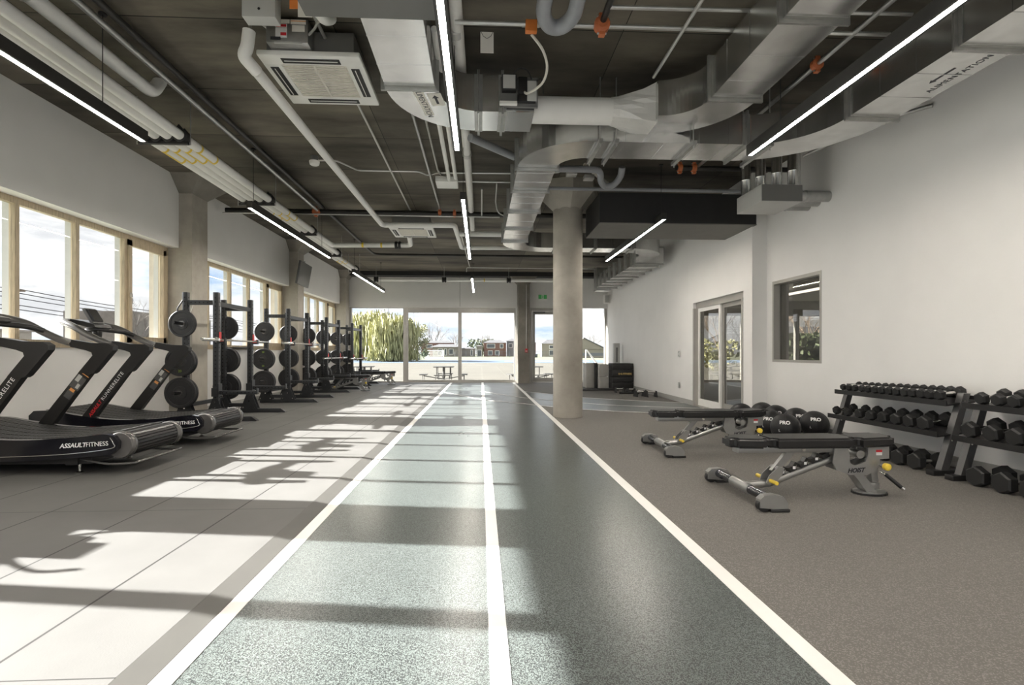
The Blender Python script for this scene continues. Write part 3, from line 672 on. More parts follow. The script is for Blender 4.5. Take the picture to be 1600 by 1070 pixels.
pipe('ceiling_conduit', 'conduit joining the duct to the small valve boxes', 'pipe', catmull([(.86, 6.95, 3.52), (1.05, 6.98, 3.52), (1.12, 6.92, 3.54), (1.22, 6.98, 3.52)], 5), .014, 'conduit', 8)
pipe('drain_pipe', 'white horizontal pipe stub joining the duct near the far cassette', 'pipe', [(-.4, 9.75, 3.3), (.45, 9.75, 3.3)], .05, 'white_plastic', 14)
pipe('ceiling_conduit', 'thin conduit crossing in front of the far wall', 'pipe', [(-.42, 15.3, 3.45), (-.42, 15.3, 3.58), (1.2, 15.35, 3.58), (4.2, 15.35, 3.58)], .014, 'conduit', 8, bend=.05)
pipe('ceiling_conduit', 'thin conduit dropping from the insulated pipe to the far ceiling', 'pipe', [(-.41, 10.4, 3.5), (-.33, 15.2, 3.6)], .014, 'conduit', 8)

# ducts
def ring(mb, x, y, axis, W, z0, z1, t, g):
    """rectangular collar around a duct; axis = direction the duct runs"""
    h = t/2
    if axis == 'x':
        mb.box(x-h, x+h, y-W/2-g, y+W/2+g, z0-g, z0); mb.box(x-h, x+h, y-W/2-g, y+W/2+g, z1, z1+g)
        mb.box(x-h, x+h, y-W/2-g, y-W/2, z0, z1); mb.box(x-h, x+h, y+W/2, y+W/2+g, z0, z1)
    else:
        mb.box(x-W/2-g, x+W/2+g, y-h, y+h, z0-g, z0); mb.box(x-W/2-g, x+W/2+g, y-h, y+h, z1, z1+g)
        mb.box(x-W/2-g, x-W/2, y-h, y+h, z0, z1); mb.box(x+W/2, x+W/2+g, y-h, y+h, z0, z1)
def duct(label, path, W, z0, h, flanges=(), seams=(), name='sheet_metal_duct', lead=0):
    t = thing(name, label, 'duct', (0, 0, 0)); b = MB(); b.sweep(path, W, z0, z0+h)
    for (x, y, ax) in seams: ring(b, x, y, ax, W, z0, z0+h, .008, .003)
    b.build('duct_body', 'galvanised', t)
    for (x, y, ax) in flanges:
        f = MB(); dd = .022
        for s_ in (-1, 1):
            if ax == 'x': ring(f, x+s_*dd, y, ax, W, z0, z0+h, .03, .006); ring(f, x+s_*.006, y, ax, W, z0, z0+h, .008, .034)
            else: ring(f, x, y+s_*dd, ax, W, z0, z0+h, .03, .006); ring(f, x, y+s_*.006, ax, W, z0, z0+h, .008, .034)
        f.build('flange', 'flange_metal', t)
    return t
# near left duct, elbow and control section
t1 = duct('near silver duct turning across the ceiling with an ALIMENTATION label', [(-.585, 3.3)]+[(-.585, 4.3)]+arc(0, 4.3, .585, 180, 90, 14)[1:]+[(.49, 4.885)], .41, 3.25, .33,
     flanges=[(-.585, 4.28, 'y'), (-.02, 4.885, 'x'), (.20, 4.885, 'x')], seams=[(-.585, 3.6, 'y'), (-.585, 3.95, 'y'), (.3, 4.885, 'x')])
lab = MB().box(-.70, -.56, 4.42, 4.9, 3.2475, 3.2495).build('paper_label', 'paper', t1)
# labels are flat stickers under the elbow, read from below
def under(o, x, y, z, ang): return frame_mtx((x, y, z), (math.cos(R(ang)), math.sin(R(ang)), 0), (math.sin(R(ang)), -math.cos(R(ang)), 0))
bpy.data.objects.remove(lab)
def sticker(parent, x, y, z, ang, w, h):
    return MB().box(-w/2, w/2, -h/2, h/2, -.001, .0).build('paper_label', 'paper', parent, under(None, x, y, z, ang))
s1 = sticker(t1, -.50, 4.56, 3.2485, 82, .44, .085); text_obj('lettering', 'ALIMENTATION', .072, 'black_print', Matrix.Translation((0, 0, .0005)), s1, depth=.0004)
s2 = sticker(t1, -.385, 4.48, 3.2485, 82, .22, .12)
def arrow(parent, L, w, flip=1):
    return MB().prism([(-L/2*flip, 0), ((-L/2+w*1.6)*flip, w), ((-L/2+w*1.6)*flip, w*.38), (L/2*flip, w*.38), (L/2*flip, -w*.38), ((-L/2+w*1.6)*flip, -w*.38), ((-L/2+w*1.6)*flip, -w)], 'z', 0, .001).build('arrow_print', 'black_print', parent)
arrow(s2, .15, .03)
o = tag(MB().cyl((.49, 4.88, 3.37), (1.27, 4.88, 3.37), .122, 32).build('round_duct', 'white_plastic'), 'white insulated round duct between the actuator and foil cone', 'duct')
# foil wrapped cone
cone = MB(); n = 24; vs = []
for i, u in enumerate((0, .15, .4, .7, 1.0)):
    x = 1.25+.42*u
    for k in range(n):
        a = 2*PI*k/n; cy, cz = .128*math.cos(a), .128*math.sin(a); m_ = max(abs(math.cos(a)), abs(math.sin(a))); sq = .27/m_
        sy, sz = sq*math.cos(a), sq*math.sin(a)*.70; uu = u**1.3
        jt = (random.random()-.5)*.09*(1 if 0 < i < 4 else 0)
        vs.append((x, 5.03*uu+4.88*(1-uu)+(cy*(1-uu)+sy*uu)*(1+jt), 3.42*uu+3.37*(1-uu)+(cz*(1-uu)+sz*uu)*(1+jt)))
cone.add(vs, [(i*n+k, i*n+(k+1) % n, (i+1)*n+(k+1) % n, (i+1)*n+k) for i in range(4) for k in range(n)]+[tuple(4*n+k for k in range(n))])
tag(cone.build('duct_cone', 'foil'), 'crumpled white foil wrapped cone joining round duct to big duct', 'duct')
t = thing('damper_actuator', 'black and grey actuator with wiring on the near duct', 'actuator', (.30, 4.67, 3.28))
MB().bbox(-.12, .22, -.03, 0, 0, .27, .004).build('back_plate', 'box_grey', t)
a_ = MB().bbox(-.11, .02, -.10, -.03, .12, .26, .006).build('motor_box', 'black_matte', t)
MB().box(-.10, .01, -.1035, -.10, .13, .25).build('data_plate', 'light_grey_paint', a_)
MB().bbox(.04, .12, -.08, -.03, .10, .25, .005).bbox(.03, .2, -.06, -.03, .03, .10, .004).build('gearbox', 'black_satin', t)
MB().bbox(.12, .205, -.07, -.03, .04, .22, .004).build('terminal_block', 'light_grey_paint', t)
MB().bbox(-.13, .03, -.07, -.03, .005, .035, .004).build('conduit_stub', 'white_plastic', t)
MB().tube(catmull([(-.02, -.06, .26), (.04, -.08, .32), (.12, -.07, .31), (.16, -.05, .24)], 5), .006, 6).tube(catmull([(.2, -.05, .22), (.25, -.05, .25), (.27, -.04, .12)], 5), .006, 6).build('wire', 'black_matte', t)
# second near duct running back over the camera
duct('big silver duct running overhead from the foil cone', [(1.66, 4.89)]+arc(1.66, 4.35, .54, 90, 0, 14)+[(2.20, -2.9)], .42, 3.25, .33,
     flanges=[(2.20, 4.33, 'y'), (2.20, 3.28, 'y'), (2.20, 1.9, 'y')], seams=[(2.20, y/100, 'y') for y in (405, 370, 300, 265, 230)])
# long duct: far run, elbow, crosswise run
duct('long silver duct beside the round column that bends across the room', [(.64, 9.75), (.64, 5.77)]+arc(1.145, 5.77, .505, 180, 270, 14)[1:]+[(2.66, 5.265)], .44, 3.15, .30,
     flanges=[(.64, y, 'y') for y in (5.8, 6.62, 7.6, 8.65, 9.6)], seams=[(.64, y, 'y') for y in (5.98, 6.3, 6.9, 7.2, 8.2, 9.1)]+[(x, 5.265, 'x') for x in (1.15, 1.45, 1.85, 2.2, 2.5)])
d4 = duct('wide silver duct along the white wall with an ALIMENTATION label', [(2.66, 5.265)]+arc(2.66, 4.43, .835, 90, 0, 14)[1:]+[(3.495, -2.9)], .44, 3.15, .30,
     flanges=[(3.495, 4.41, 'y'), (3.495, 3.36, 'y'), (3.495, 2.1, 'y'), (2.68, 5.265, 'x')], seams=[(3.495, y, 'y') for y in (4.05, 3.7, 3.0, 2.6)])
def flat(z, x, y): return frame_mtx((x, y, z), (0, 1, 0), (1, 0, 0))
text_obj('lettering', 'ALIMENTATION', .068, 'black_print', frame_mtx((3.605, 3.70, 3.149), (0, -1, 0), (-1, 0, 0)), d4, depth=.0004, spacing=1.1)
ar = arrow(d4, .22, .024); ar.matrix_local = frame_mtx((3.50, 3.72, 3.149), (0, -1, 0), (-1, 0, 0))
duct('silver duct crossing behind the round column to the right wall', [(.64, 9.76)]+arc(1.26, 9.76, .62, 180, 90, 12)+[(3.02, 10.38)]+arc(3.02, 11.0, .62, -90, 0, 12)[1:], .43, 3.14, .30,
     flanges=[(1.5, 10.38, 'x'), (2.3, 10.38, 'x'), (3.05, 10.38, 'x')], seams=[(1.9, 10.38, 'x'), (2.7, 10.38, 'x')])
duct('silver duct with many flanges along the far right wall', [(3.68, 11.0), (3.78, 15.3)], .60, 3.0, .33,
     flanges=[(3.68+.1*(y-11)/4.3, y, 'y') for y in (11.05, 11.35, 11.9, 12.45, 13.0, 13.55, 14.1, 14.65, 15.2)], seams=())
tag(MB().bbox(3.5, 3.95, 15.3, 15.7, 2.92, 3.62, .01).build('duct_end_box', 'galvanised_dark'), 'grey end box closing the far wall duct', 'duct')
def trapeze(x, label):
    t = thing('trapeze_hanger', label, 'hanger', (x, 5.265, 3.11), group='strut hangers under the crosswise duct')
    MB().box(-.02, .02, -.30, .30, 0, .038).build('strut', 'galvanised_dark', t)
    for s_ in (-1, 1): MB().cyl((0, s_*.26, -.03), (0, s_*.26, .66), .006, 6).build('rod', 'steel_pipe', t)
for x, lb in ((1.18, 'strut hanger on the crosswise duct nearest the elbow'), (1.34, 'second strut hanger from the elbow on the crosswise duct'), (2.12, 'strut hanger midway along the crosswise duct'), (2.9, 'strut hanger at the duct bend beside the long linear light')): trapeze(x, lb)
# hanging grey plenum with round branches
t = thing('air_plenum', 'grey hanging air box at the right wall with round branches', 'air box', (3.69, 6.4, 2.90))
MB().bbox(-.26, .26, -.30, .30, 0, .21, .004).build('box_body', 'light_grey_paint', t)
MB().box(-.255, .255, -.306, -.300, .005, .205).build('front_plate', 'box_grey', t)
for k, (x, y) in enumerate(((-.20, .18), (-.08, .04), (.05, -.10), (.2, -.2))): MB().lathe([(.062, .21), (.062, .40), (.066, .41), (.062, .42), (.062, .86)], (x, y, 0), seg=18).build('riser', 'galvanised', t)
for y in (-.20, .0, .2): MB().lathe([(.068, .26), (.068, .34), (.073, .345), (.073, .36), (.068, .365), (.066, .665)], (0, y, .10), 'x', 18).build('side_branch', 'galvanised_dark', t)
for x, y in ((-.24, -.28), (.24, -.28)): MB().cyl((x, y, .2), (x, y, .87), .004, 6).build('rod', 'steel_pipe', t)
pipe('wall_conduit', 'steel conduit slanting into the right wall above the air box', 'pipe', [(3.9, 6.0, 3.42), (4.1, 5.0, 3.42), (4.33, 4.7, 3.42)], .02, 'steel_pipe', 10)

# ceiling cassettes
def cassette():
    t = thing('ceiling_cassette', '', 'air conditioner', (0, 0, 0), group='white ceiling air conditioner cassettes'); w = .42
    p = MB()
    p.bbox(-w, w, -w, -w+.15, 0, .045, .012); p.bbox(-w, w, w-.15, w, 0, .045, .012); p.bbox(-w, -w+.15, -w+.14, w-.14, 0, .045, .01); p.bbox(w-.15, w, -w+.14, w-.14, 0, .045, .01)
    p.box(-.4, .4, -.4, .4, .03, .05)
    p.build('fascia_panel', 'white_plastic', t)
    for a, b, c_, d in ((-.24, .24, -w+.045, -w+.115), (-.24, .24, w-.115, w-.045), (-w+.045, -w+.115, -.24, .24), (w-.115, w-.045, -.24, .24)):
        MB().box(a, b, c_, d, -.003, .004).build('air_outlet', 'black_matte', t)
        q = MB()
        if b-a > d-c_: q.box(a+.02, b-.02, c_+.028, c_+.034, -.008, -.002)
        else: q.box(a+.028, a+.034, c_+.02, d-.02, -.008, -.002)
        q.build('louvre', 'white_plastic', t)
    g = MB(); g.box(-.27, .27, -.27, .27, .012, .02)
    for i in range(19): g.box(-.265, .265, -.262+i*.0285, -.262+i*.0285+.014, .002, .012)
    g.box(-.01, .01, -.27, .27, .0, .012); g.box(-.27, .27, -.01, .01, -.001, .012)
    g.build('grille', 'cream_plastic', t)
    MB().bbox(-.36, .36, -.36, .36, .05, .24, .01).build('cabinet', 'box_grey', t)
    return t
st = []; proto = cassette()
k1 = put(proto, st, (-1.42, 4.71, 3.49), 'large white ceiling cassette hanging near the control boxes')
k2 = put(proto, st, (-1.32, 10.15, 3.40), 'white ceiling cassette far back above the power racks')
t = thing('control_box', 'steel control box with warning stickers in front of the near cassette', 'control box', (-1.555, 4.27, 3.54))
MB().bbox(-.165, .165, -.07, .08, 0, .19, .004).build('box_body', 'galvanised_dark', t)
for a, b, c_, d, m_ in ((-.11, .02, .155, .185, 'paper'), (.03, .15, .150, .185, 'paper'), (.03, .15, .17, .176, 'orange_print'), (-.09, 0, .12, .15, 'white_print'), (-.085, -.005, .125, .145, 'red_print'), (-.09, 0, .04, .115, 'white_print'), (.04, .14, .09, .14, 'paper'), (-.05, -.005, .055, .08, 'red_print'), (-.13, -.05, .02, .045, 'black_print')):
    MB().box(a, b, -.074-(.001 if m_ in ('red_print', 'orange_print') else 0), -.0702, c_, d).build('sticker', m_, t)
MB().bbox(-.1, .12, -.08, -.07, -.012, .004, .002).build('lower_lip', 'light_grey_paint', t)
pipe('flexible_cable', 'grey flexible cable from the steel control box to the white elbow', 'cable', catmull([(-1.71, 4.22, 3.66), (-1.76, 4.18, 3.68), (-1.80, 4.12, 3.64), (-1.80, 4.09, 3.55)], 5), .012, 'conduit', 8)
pipe('flexible_cable', 'grey flexible cable from the control box to the insulated stub', 'cable', catmull([(-1.39, 4.22, 3.62), (-1.32, 4.14, 3.62), (-1.25, 4.02, 3.60), (-1.18, 4.0, 3.6)], 5), .010, 'conduit', 8)
t = thing('electrical_enclosure', 'pale grey enclosure with a round knockout at the top of view', 'box', (-1.65, 3.9, 3.55))
MB().bbox(-.125, .12, 0, .11, 0, .23, .004).build('box_body', 'light_grey_paint', t); MB().lathe([(.010, -.002), (.010, .001)], (.0, 0, .06), 'y', 12).build('knockout', 'black_matte', t)
tag(MB().bbox(-1.12, -.27, -.4, 3.34, 3.2, 3.77, .006).build('fan_unit', 'box_grey'), 'large dark grey fan unit feeding the near duct', 'fan unit')

# things on the far wall and corner
t = thing('exit_sign', 'green and white running man exit sign above the exit door', 'sign', (2.15, 17.7, 2.86))
MB().bbox(-.16, .16, -.02, .02, 0, .2, .005).box(-.1, .1, -.02, .1, .2, .215).build('sign_body', 'white_plastic', t)
MB().box(-.145, -.035, -.0225, -.0205, .045, .185).box(.035, .145, -.0225, -.0205, .045, .185).build('green_field', 'green_sign', t)
g = MB(); g.lathe([(.013, -.024), (.013, -.0205)], (0, 0, .165), 'y', 12); g.prism([(-.02, .10), (-.008, .15), (.012, .15), (.022, .12), (.012, .09), (.025, .05), (.012, .05), (0, .08), (-.014, .05), (-.026, .05), (-.008, .10)], 'y', -.024, -.0205)
g.build('pictogram', 'green_sign', t)
t = thing('pull_station', 'red fire alarm pull station on the far concrete column', 'alarm', (1.55, 17.34, 1.05))
MB().bbox(-.045, .045, -.04, .0, 0, .13, .006).build('body', 'red_plastic', t); MB().box(-.03, .03, -.045, -.04, .03, .06).build('pull_bar', 'white_print', t)
MB().cyl((.0, -.012, .13), (.0, -.012, 2.3), .012, 8).build('conduit', 'conduit', t)
t = thing('wall_speaker', 'white speaker in the far corner under the duct end', 'speaker', (4.30, 17.3, 2.72))
MB().bbox(-.09, .09, -.09, .09, 0, .30, .01).build('cabinet', 'white_plastic', t); MB().box(-.07, .07, -.093, -.088, .03, .27).build('grille', 'light_grey_paint', t)
t = thing('security_camera', 'small black dome camera in the far corner below the duct', 'camera', (4.2, 16.8, 3.12))
MB().lathe([(.005, -.05), (.03, -.035), (.04, 0)], seg=14).build('dome', 'black_gloss', t); MB().lathe([(.045, 0), (.05, .03)], seg=14).cyl((0, 0, .03), (0, 0, .66), .012, 8).build('mount', 'box_grey', t)
t = thing('light_switch', 'white light switch on the right wall beyond the sliding door', 'switch', (4.195, 10.65, .96))
MB().bbox(-.006, .0, -.04, .04, 0, .12, .002).build('plate', 'light_grey_paint', t); MB().box(-.012, -.006, -.015, .015, .04, .08).build('rocker', 'white_plastic', t)
t = thing('wall_outlet', 'white wall outlet low on the right wall beyond the sliding door', 'outlet', (4.195, 10.65, .30))
MB().bbox(-.006, .0, -.04, .04, 0, .12, .002).build('plate', 'light_grey_paint', t)
# television
t = thing('television', 'grey television tilted down on a bracket at the second square column', 'television', (-4.2, 12.42, 2.9)); t.rotation_euler = (0, R(10), R(3))
MB().bbox(-.03, .02, -.46, .46, -.27, .27, .01).build('casing', 'tv_grey', t); MB().box(.0202, .0215, -.445, .445, -.255, .255).build('screen', 'tv_grey', t)
MB().box(-.09, -.03, -.12, .12, -.1, .1).obox((-.06, 0, 0), (-.06, .02, .3), .05, .05).obox((-.06, .02, .3), (-.36, .6, .34), .05, .04).build('bracket', 'light_grey_paint', t)

# ================================================================ EQUIPMENT
# ---- curved manual treadmills
def treadmill():
    t = thing('treadmill', '', 'treadmill', group='curved manual treadmills facing the windows')
    ox = 3.9
    top = [(-4.80, .40), (-4.62, .40), (-4.4, .36), (-4.15, .32), (-3.9, .30), (-3.6, .305), (-3.35, .325), (-3.15, .345)]
    tc = catmull(top, 6)
    # side shrouds
    for s_ in (-1, 1):
        poly = [(x+ox, z) for x, z in tc]+[(-3.07+ox, .33), (-3.035+ox, .28), (-3.04+ox, .22), (-3.09+ox, .175), (-3.4+ox, .145), (-3.8+ox, .125), (-4.3+ox, .12), (-4.78+ox, .16), (-4.86+ox, .25), (-4.86+ox, .34)]
        sh = MB().prism(poly, 'y', min(s_*.36, s_*.41), max(s_*.36, s_*.41)).build('side_shroud', 'black_gloss', t)
        q = [(-3.10, .315), (-3.075, .27), (-3.09, .225), (-3.4, .185), (-3.8, .165), (-4.3, .16), (-4.7, .19)]
        MB().tube([(x+ox, s_*.4115, z) for x, z in catmull(q, 5)], .0035, 6).build('silver_line', 'chrome', sh)
        if s_ < 0:
            text_obj('lettering', 'ASSAULT', .052, 'white_print', frame_mtx((-3.40+ox, -.4125, .252), (1, 0, .05), (0, 0, 1)), sh, shear=.25, bold=.0012)
            text_obj('lettering', 'FITNESS', .052, 'white_print', frame_mtx((-3.205+ox, -.4125, .262), (1, 0, .06), (0, 0, 1)), sh)
        else:
            text_obj('lettering', 'ASSAULTFITNESS', .052, 'white_print', frame_mtx((-3.3+ox, .4125, .255), (-1, 0, -.05), (0, 0, 1)), sh)
    # belt of slats
    b = MB(); L = [(x+ox, z-.012) for x, z in tc[2:]]
    def along(P, d):
        for i in range(len(P)-1):
            l = math.dist(P[i], P[i+1])
            if d <= l or i == len(P)-2: u = d/l; return (P[i][0]+(P[i+1][0]-P[i][0])*u, P[i][1]+(P[i+1][1]-P[i][1])*u), (P[i+1][0]-P[i][0], P[i+1][1]-P[i][1])
            d -= l
    tot = sum(math.dist(L[i], L[i+1]) for i in range(len(L)-1)); n = 44
    for i in range(n):
        (x, z), d = along(L, tot*(i+.5)/n); dl = math.hypot(*d); d = (d[0]/dl, d[1]/dl); hw = tot/n*.45
        b.obox((x-d[0]*hw, 0, z-d[1]*hw), (x+d[0]*hw, 0, z+d[1]*hw), .715, .018)
        for yy in (-.26, -.13, 0, .13, .26): b.obox((x-d[0]*hw*.8, yy, z-d[1]*hw*.8+.011), (x+d[0]*hw*.8, yy, z+d[1]*hw*.8+.011), .10, .004)
    b.build('running_belt', 'belt_rubber', t)
    r_ = MB(); cx_, cz_ = -3.055+ox, .243
    for k in range(14):
        a = R(-100+200*k/13); p = (cx_+.098*math.cos(a), cz_+.098*math.sin(a)); tt = (-math.sin(a), math.cos(a))
        r_.obox((p[0]-tt[0]*.011, 0, p[1]-tt[1]*.011), (p[0]+tt[0]*.011, 0, p[1]+tt[1]*.011), .60, .014)
    r_.lathe([(.09, -.30), (.09, .30)], (cx_, 0, cz_), 'y', 24); r_.build('rear_roller', 'black_satin', t)
    for s_ in (-1, 1):
        MB().lathe([(.104, -.04), (.112, -.03), (.112, .03), (.104, .04)], (cx_, s_*.33, cz_), 'y', 28).build('roller_band', 'treadmill_grey', t)
    MB().lathe([(.09, -.355), (.09, .355)], (-4.74+ox, 0, .29), 'y', 24).build('front_roller', 'black_satin', t)
    MB().box(-4.7+ox, -3.3+ox, -.34, .34, .085, .15).box(-4.55+ox, -4.4+ox, -.36, .36, .06, .3).box(-3.5+ox, -3.4+ox, -.36, .36, .08, .2).box(-4.7+ox, -3.12+ox, -.35, .35, .14, .24).build('base_frame', 'black_matte', t)
    for x in (-4.6, -3.42):
        for s_ in (-1, 1): MB().lathe([(.028, 0), (.03, .01), (.012, .018), (.010, .09)], (x+ox, s_*.31, 0), seg=14).build('levelling_foot', 'chrome', t)
    MB().tube(catmull([(-3.42+ox, -.33, .13), (-3.18+ox, -.345, .085), (-2.98+ox, -.33, .085), (-2.94+ox, -.27, .09), (-2.94+ox, .27, .09), (-2.98+ox, .33, .085), (-3.18+ox, .345, .085), (-3.42+ox, .33, .13)], 5), .011, 10).build('lifting_handle', 'treadmill_grey', t)
    # uprights
    for s_ in (-1, 1):
        y0, y1 = s_*.375-.03, s_*.375+.03
        a = MB().prism([(-4.31+ox, .33), (-4.17+ox, .33), (-3.80+ox, .84), (-3.92+ox, .84)], 'y', y0, y1).build('upright', 'upright_black', t)
        up = [(-3.925+ox, .83), (-3.80+ox, .82), (-3.775+ox, .835), (-3.60+ox, 1.05), (-3.595+ox, 1.09), (-3.64+ox, 1.118), (-3.80+ox, 1.122), (-3.99+ox, 1.155), (-4.0+ox, 1.085), (-3.85+ox, 1.05), (-3.80+ox, 1.03), (-3.79+ox, 1.0)]
        MB().prism(up, 'y', y0-.006, y1+.006).build('arm_housing', 'black_satin', a)
        yf = y0-.0012 if s_ < 0 else y0-.0012
        ang = (.37, .51); l = math.hypot(*ang); dx, dz = ang[0]/l, ang[1]/l
        if s_ < 0:
            text_obj('lettering', 'RUNNERELITE', .052, 'white_print', frame_mtx((-3.985+ox, yf, .665), (dx, 0, dz), (-dz, 0, dx)), a, spacing=1.15)
            text_obj('lettering', 'ASSAULT', .05, 'red_print', frame_mtx((-4.165+ox, yf, .42), (dx, 0, dz), (-dz, 0, dx)), a, shear=.3, bold=.0012)
        else:
            st_ = MB()
            for u, v, w_, h_, mi in ((.0, 0, .14, .10, 0), (-.14, 0, .09, .07, 0), (.10, 0, .008, .11, 1), (-.09, .0, .03, .05, 1), (.04, .02, .07, .04, 2), (-.03, -.02, .05, .03, 2)):
                o_ = Vector((-3.93+ox, yf-.0005*mi, .735)); X_ = Vector((dx, 0, dz)); Y_ = Vector((-dz, 0, dx)); p = o_+X_*u+Y_*v
                st_.add([p+X_*a_*w_/2+Y_*b_*h_/2 for a_, b_ in ((-1, -1), (1, -1), (1, 1), (-1, 1))], [(0, 1, 2, 3)], mi)
            st_.build('instruction_sticker', ['tv_grey', 'orange_print', 'light_grey_paint'], a)
    rail = [(-4.0, -.375, 1.12), (-4.12, -.378, 1.155), (-4.28, -.375, 1.23), (-4.42, -.36, 1.31), (-4.55, -.31, 1.355), (-4.64, -.2, 1.375), (-4.67, 0, 1.38)]
    rail = rail+[(x, -y, z) for x, y, z in reversed(rail[:-1])]
    MB().tube([(x+ox, y, z) for x, y, z in catmull(rail, 5)], .035, 14).build('handrail', 'treadmill_grey', t)
    for s_ in (-1, 1): MB().lathe([(.034, -.006), (.034, .006)], (-4.01+ox, s_*.375, 1.12), 'x', 16).build('rail_ring', 'chrome', t)
    inner = [(-4.26, -.36, 1.24), (-4.34, -.28, 1.275), (-4.40, -.14, 1.29), (-4.42, 0, 1.295)]; inner = inner+[(x, -y, z) for x, y, z in reversed(inner[:-1])]
    MB().tube([(x+ox, y, z) for x, y, z in catmull(inner, 5)], .026, 12).build('inner_bar', 'black_satin', t)
    c_ = MB(); c_.prism([(-4.66+ox, 1.375), (-4.40+ox, 1.30), (-4.36+ox, 1.315), (-4.38+ox, 1.35), (-4.5+ox, 1.385), (-4.64+ox, 1.41)], 'y', -.13, .13)
    co = c_.build('console', 'black_satin', t)
    MB().obox((-4.43+ox, 0, 1.36), (-4.53+ox, 0, 1.53), .17, .03, up=(1, 0, 0)).build('display', 'tv_grey', co)
    MB().obox((-4.427+ox, 0, 1.385), (-4.507+ox, 0, 1.52), .14, .031, up=(1, 0, 0)).build('screen', 'screen', co)
    MB().lathe([(.035, -.09), (.045, -.06), (.045, .0)], (-4.42+ox, -.02, 1.28), seg=16).build('cup_holder', 'black_satin', co)
    return t
st = []; proto = treadmill()
put(proto, st, (-3.9, 4.86, .02), 'nearer curved treadmill with its whole maker name lettering in view')
put(proto, st, (-3.9, 6.16, .02), 'farther curved treadmill, between the other treadmill and first power rack')

# ---- power racks, plates and barbells
HR = 1.93
RX, FX, RW = -4.40, -3.955, 1.125        # rear and front post lines, width between post centres
def post(x, y, h0, h1, face_x=1):
    m = MB(); w = .038
    m.bbox(x-w, x+w, y-w, y+w, h0, h1, .004)
    z = h0+.06
    while z < h1-.03:
        for s_ in (-1, 1):
            m.lathe([(.011, -.0006), (.011, .0006)], (x, y+s_*w, z), 'y', 8, 1)
            m.lathe([(.011, -.0006), (.011, .0006)], (x+s_*w, y, z), 'x', 8, 1)
        z += .062
    return m
PEGZ = (1.45, .89, .43)
def power_rack():
    t = thing('power_rack', '', 'power rack', group='black power racks in a row beside the windows')
    w = RW/2; dx = FX-RX                      # local origin: rear post line, centre
    for s_ in (-1, 1):
        post(0, s_*w, .30, HR).build('upright', ['rack_steel', 'hole_black'], t)
        post(dx, s_*w, .05, HR).build('upright', ['rack_steel', 'hole_black'], t)
        f = MB(); f.bbox(-.12, dx+.50, s_*w-.036, s_*w+.036, .0, .07, .005); f.prism([(dx+.50, .0), (dx+.50, .07), (dx+.52, .07), (dx+.60, .012), (dx+.60, 0)], 'y', s_*w-.036, s_*w+.036)
        f.build('base_foot', 'rack_steel', t)
        for xx in (0, dx):
            g = MB()
            for k in (-1, 1):
                g.prism([(xx-.15, .05), (xx+.15, .05), (xx+.04, .34), (xx-.04, .34)], 'y', s_*w+k*.042-.003, s_*w+k*.042+.003)
            for a, b in ((-.1, .09), (.1, .09), (0, .2), (0, .29)): g.lathe([(.013, -.054), (.013, .054)], (xx+a, s_*w, b), 'y', 6, 1)
            g.build('gusset', ['rack_steel', 'chrome'], t)
        m = MB(); m.bbox(.038, dx-.038, s_*w-.03, s_*w+.03, HR-.19, HR-.12, .004)
        for k in range(5): m.lathe([(.010, -.031), (.010, .031)], (.09+k*.06, s_*w, HR-.155), 'y', 8, 1)
        m.build('side_beam', ['rack_steel', 'hole_black'], t)
        m = MB(); m.bbox(.038, dx-.038, s_*w-.03, s_*w+.03, .1, .16, .004); m.build('side_beam', 'rack_steel', t)
        # spotter arm
        a = MB(); a.bbox(dx+.04, dx+.60, s_*w-.03, s_*w+.03, .40, .455, .004); a.bbox(dx+.59, dx+.605, s_*w-.034, s_*w+.034, .40, .49, .003)
        a.box(dx-.05, dx+.05, s_*w-.055, s_*w-.04, .37, .50); a.box(dx-.05, dx+.05, s_*w+.04, s_*w+.055, .37, .50); a.box(dx+.04, dx+.055, s_*w-.055, s_*w+.055, .37, .56)
        for k in range(9): a.lathe([(.009, -.031), (.009, .031)], (dx+.10+k*.055, s_*w, .427), 'y', 8, 1)
        a.build('spotter_arm', ['rack_steel', 'hole_black'], t)
        # pegs
        for z in PEGZ: MB().cyl((0, s_*(w+.038), z), (0, s_*(w+.33), z+.012), .024, 16).lathe([(.04, 0), (.04, .008)], (0, s_*(w+.038), z), 'y', 16).build('plate_peg', 'black_satin', t)
    MB().obox((dx, -w, HR-.17), (dx, w, HR-.17), .05, .065).build('cross_beam', 'rack_steel', t)
    MB().cyl((dx*.5, -w, HR-.14), (dx*.5, w, HR-.14), .016, 12).build('pull_up_bar', 'rack_steel', t)
    MB().obox((0, -w, .24), (0, w, .24), .05, .06).build('cross_beam', 'rack_steel', t)
    return t
def j_cups(root, z):
    w = RW/2; dx = FX-RX
    for s_ in (-1, 1):
        m = MB(); m.bbox(dx+.038, dx+.05, s_*w-.035, s_*w+.035, z-.03, z+.13, .003); m.bbox(dx+.04, dx+.13, s_*w-.03, s_*w+.03, z-.045, z-.022, .003); m.box(dx+.12, dx+.13, s_*w-.03, s_*w+.03, z-.03, z+.03)
        j = m.build('bar_hook', 'black_satin', root); MB().box(dx+.05, dx+.056, s_*w-.03, s_*w+.03, z-.02, z+.12).box(dx+.056, dx+.118, s_*w-.03, s_*w+.03, z-.022, z-.017).build('hook_liner', 'red_plastic', j)
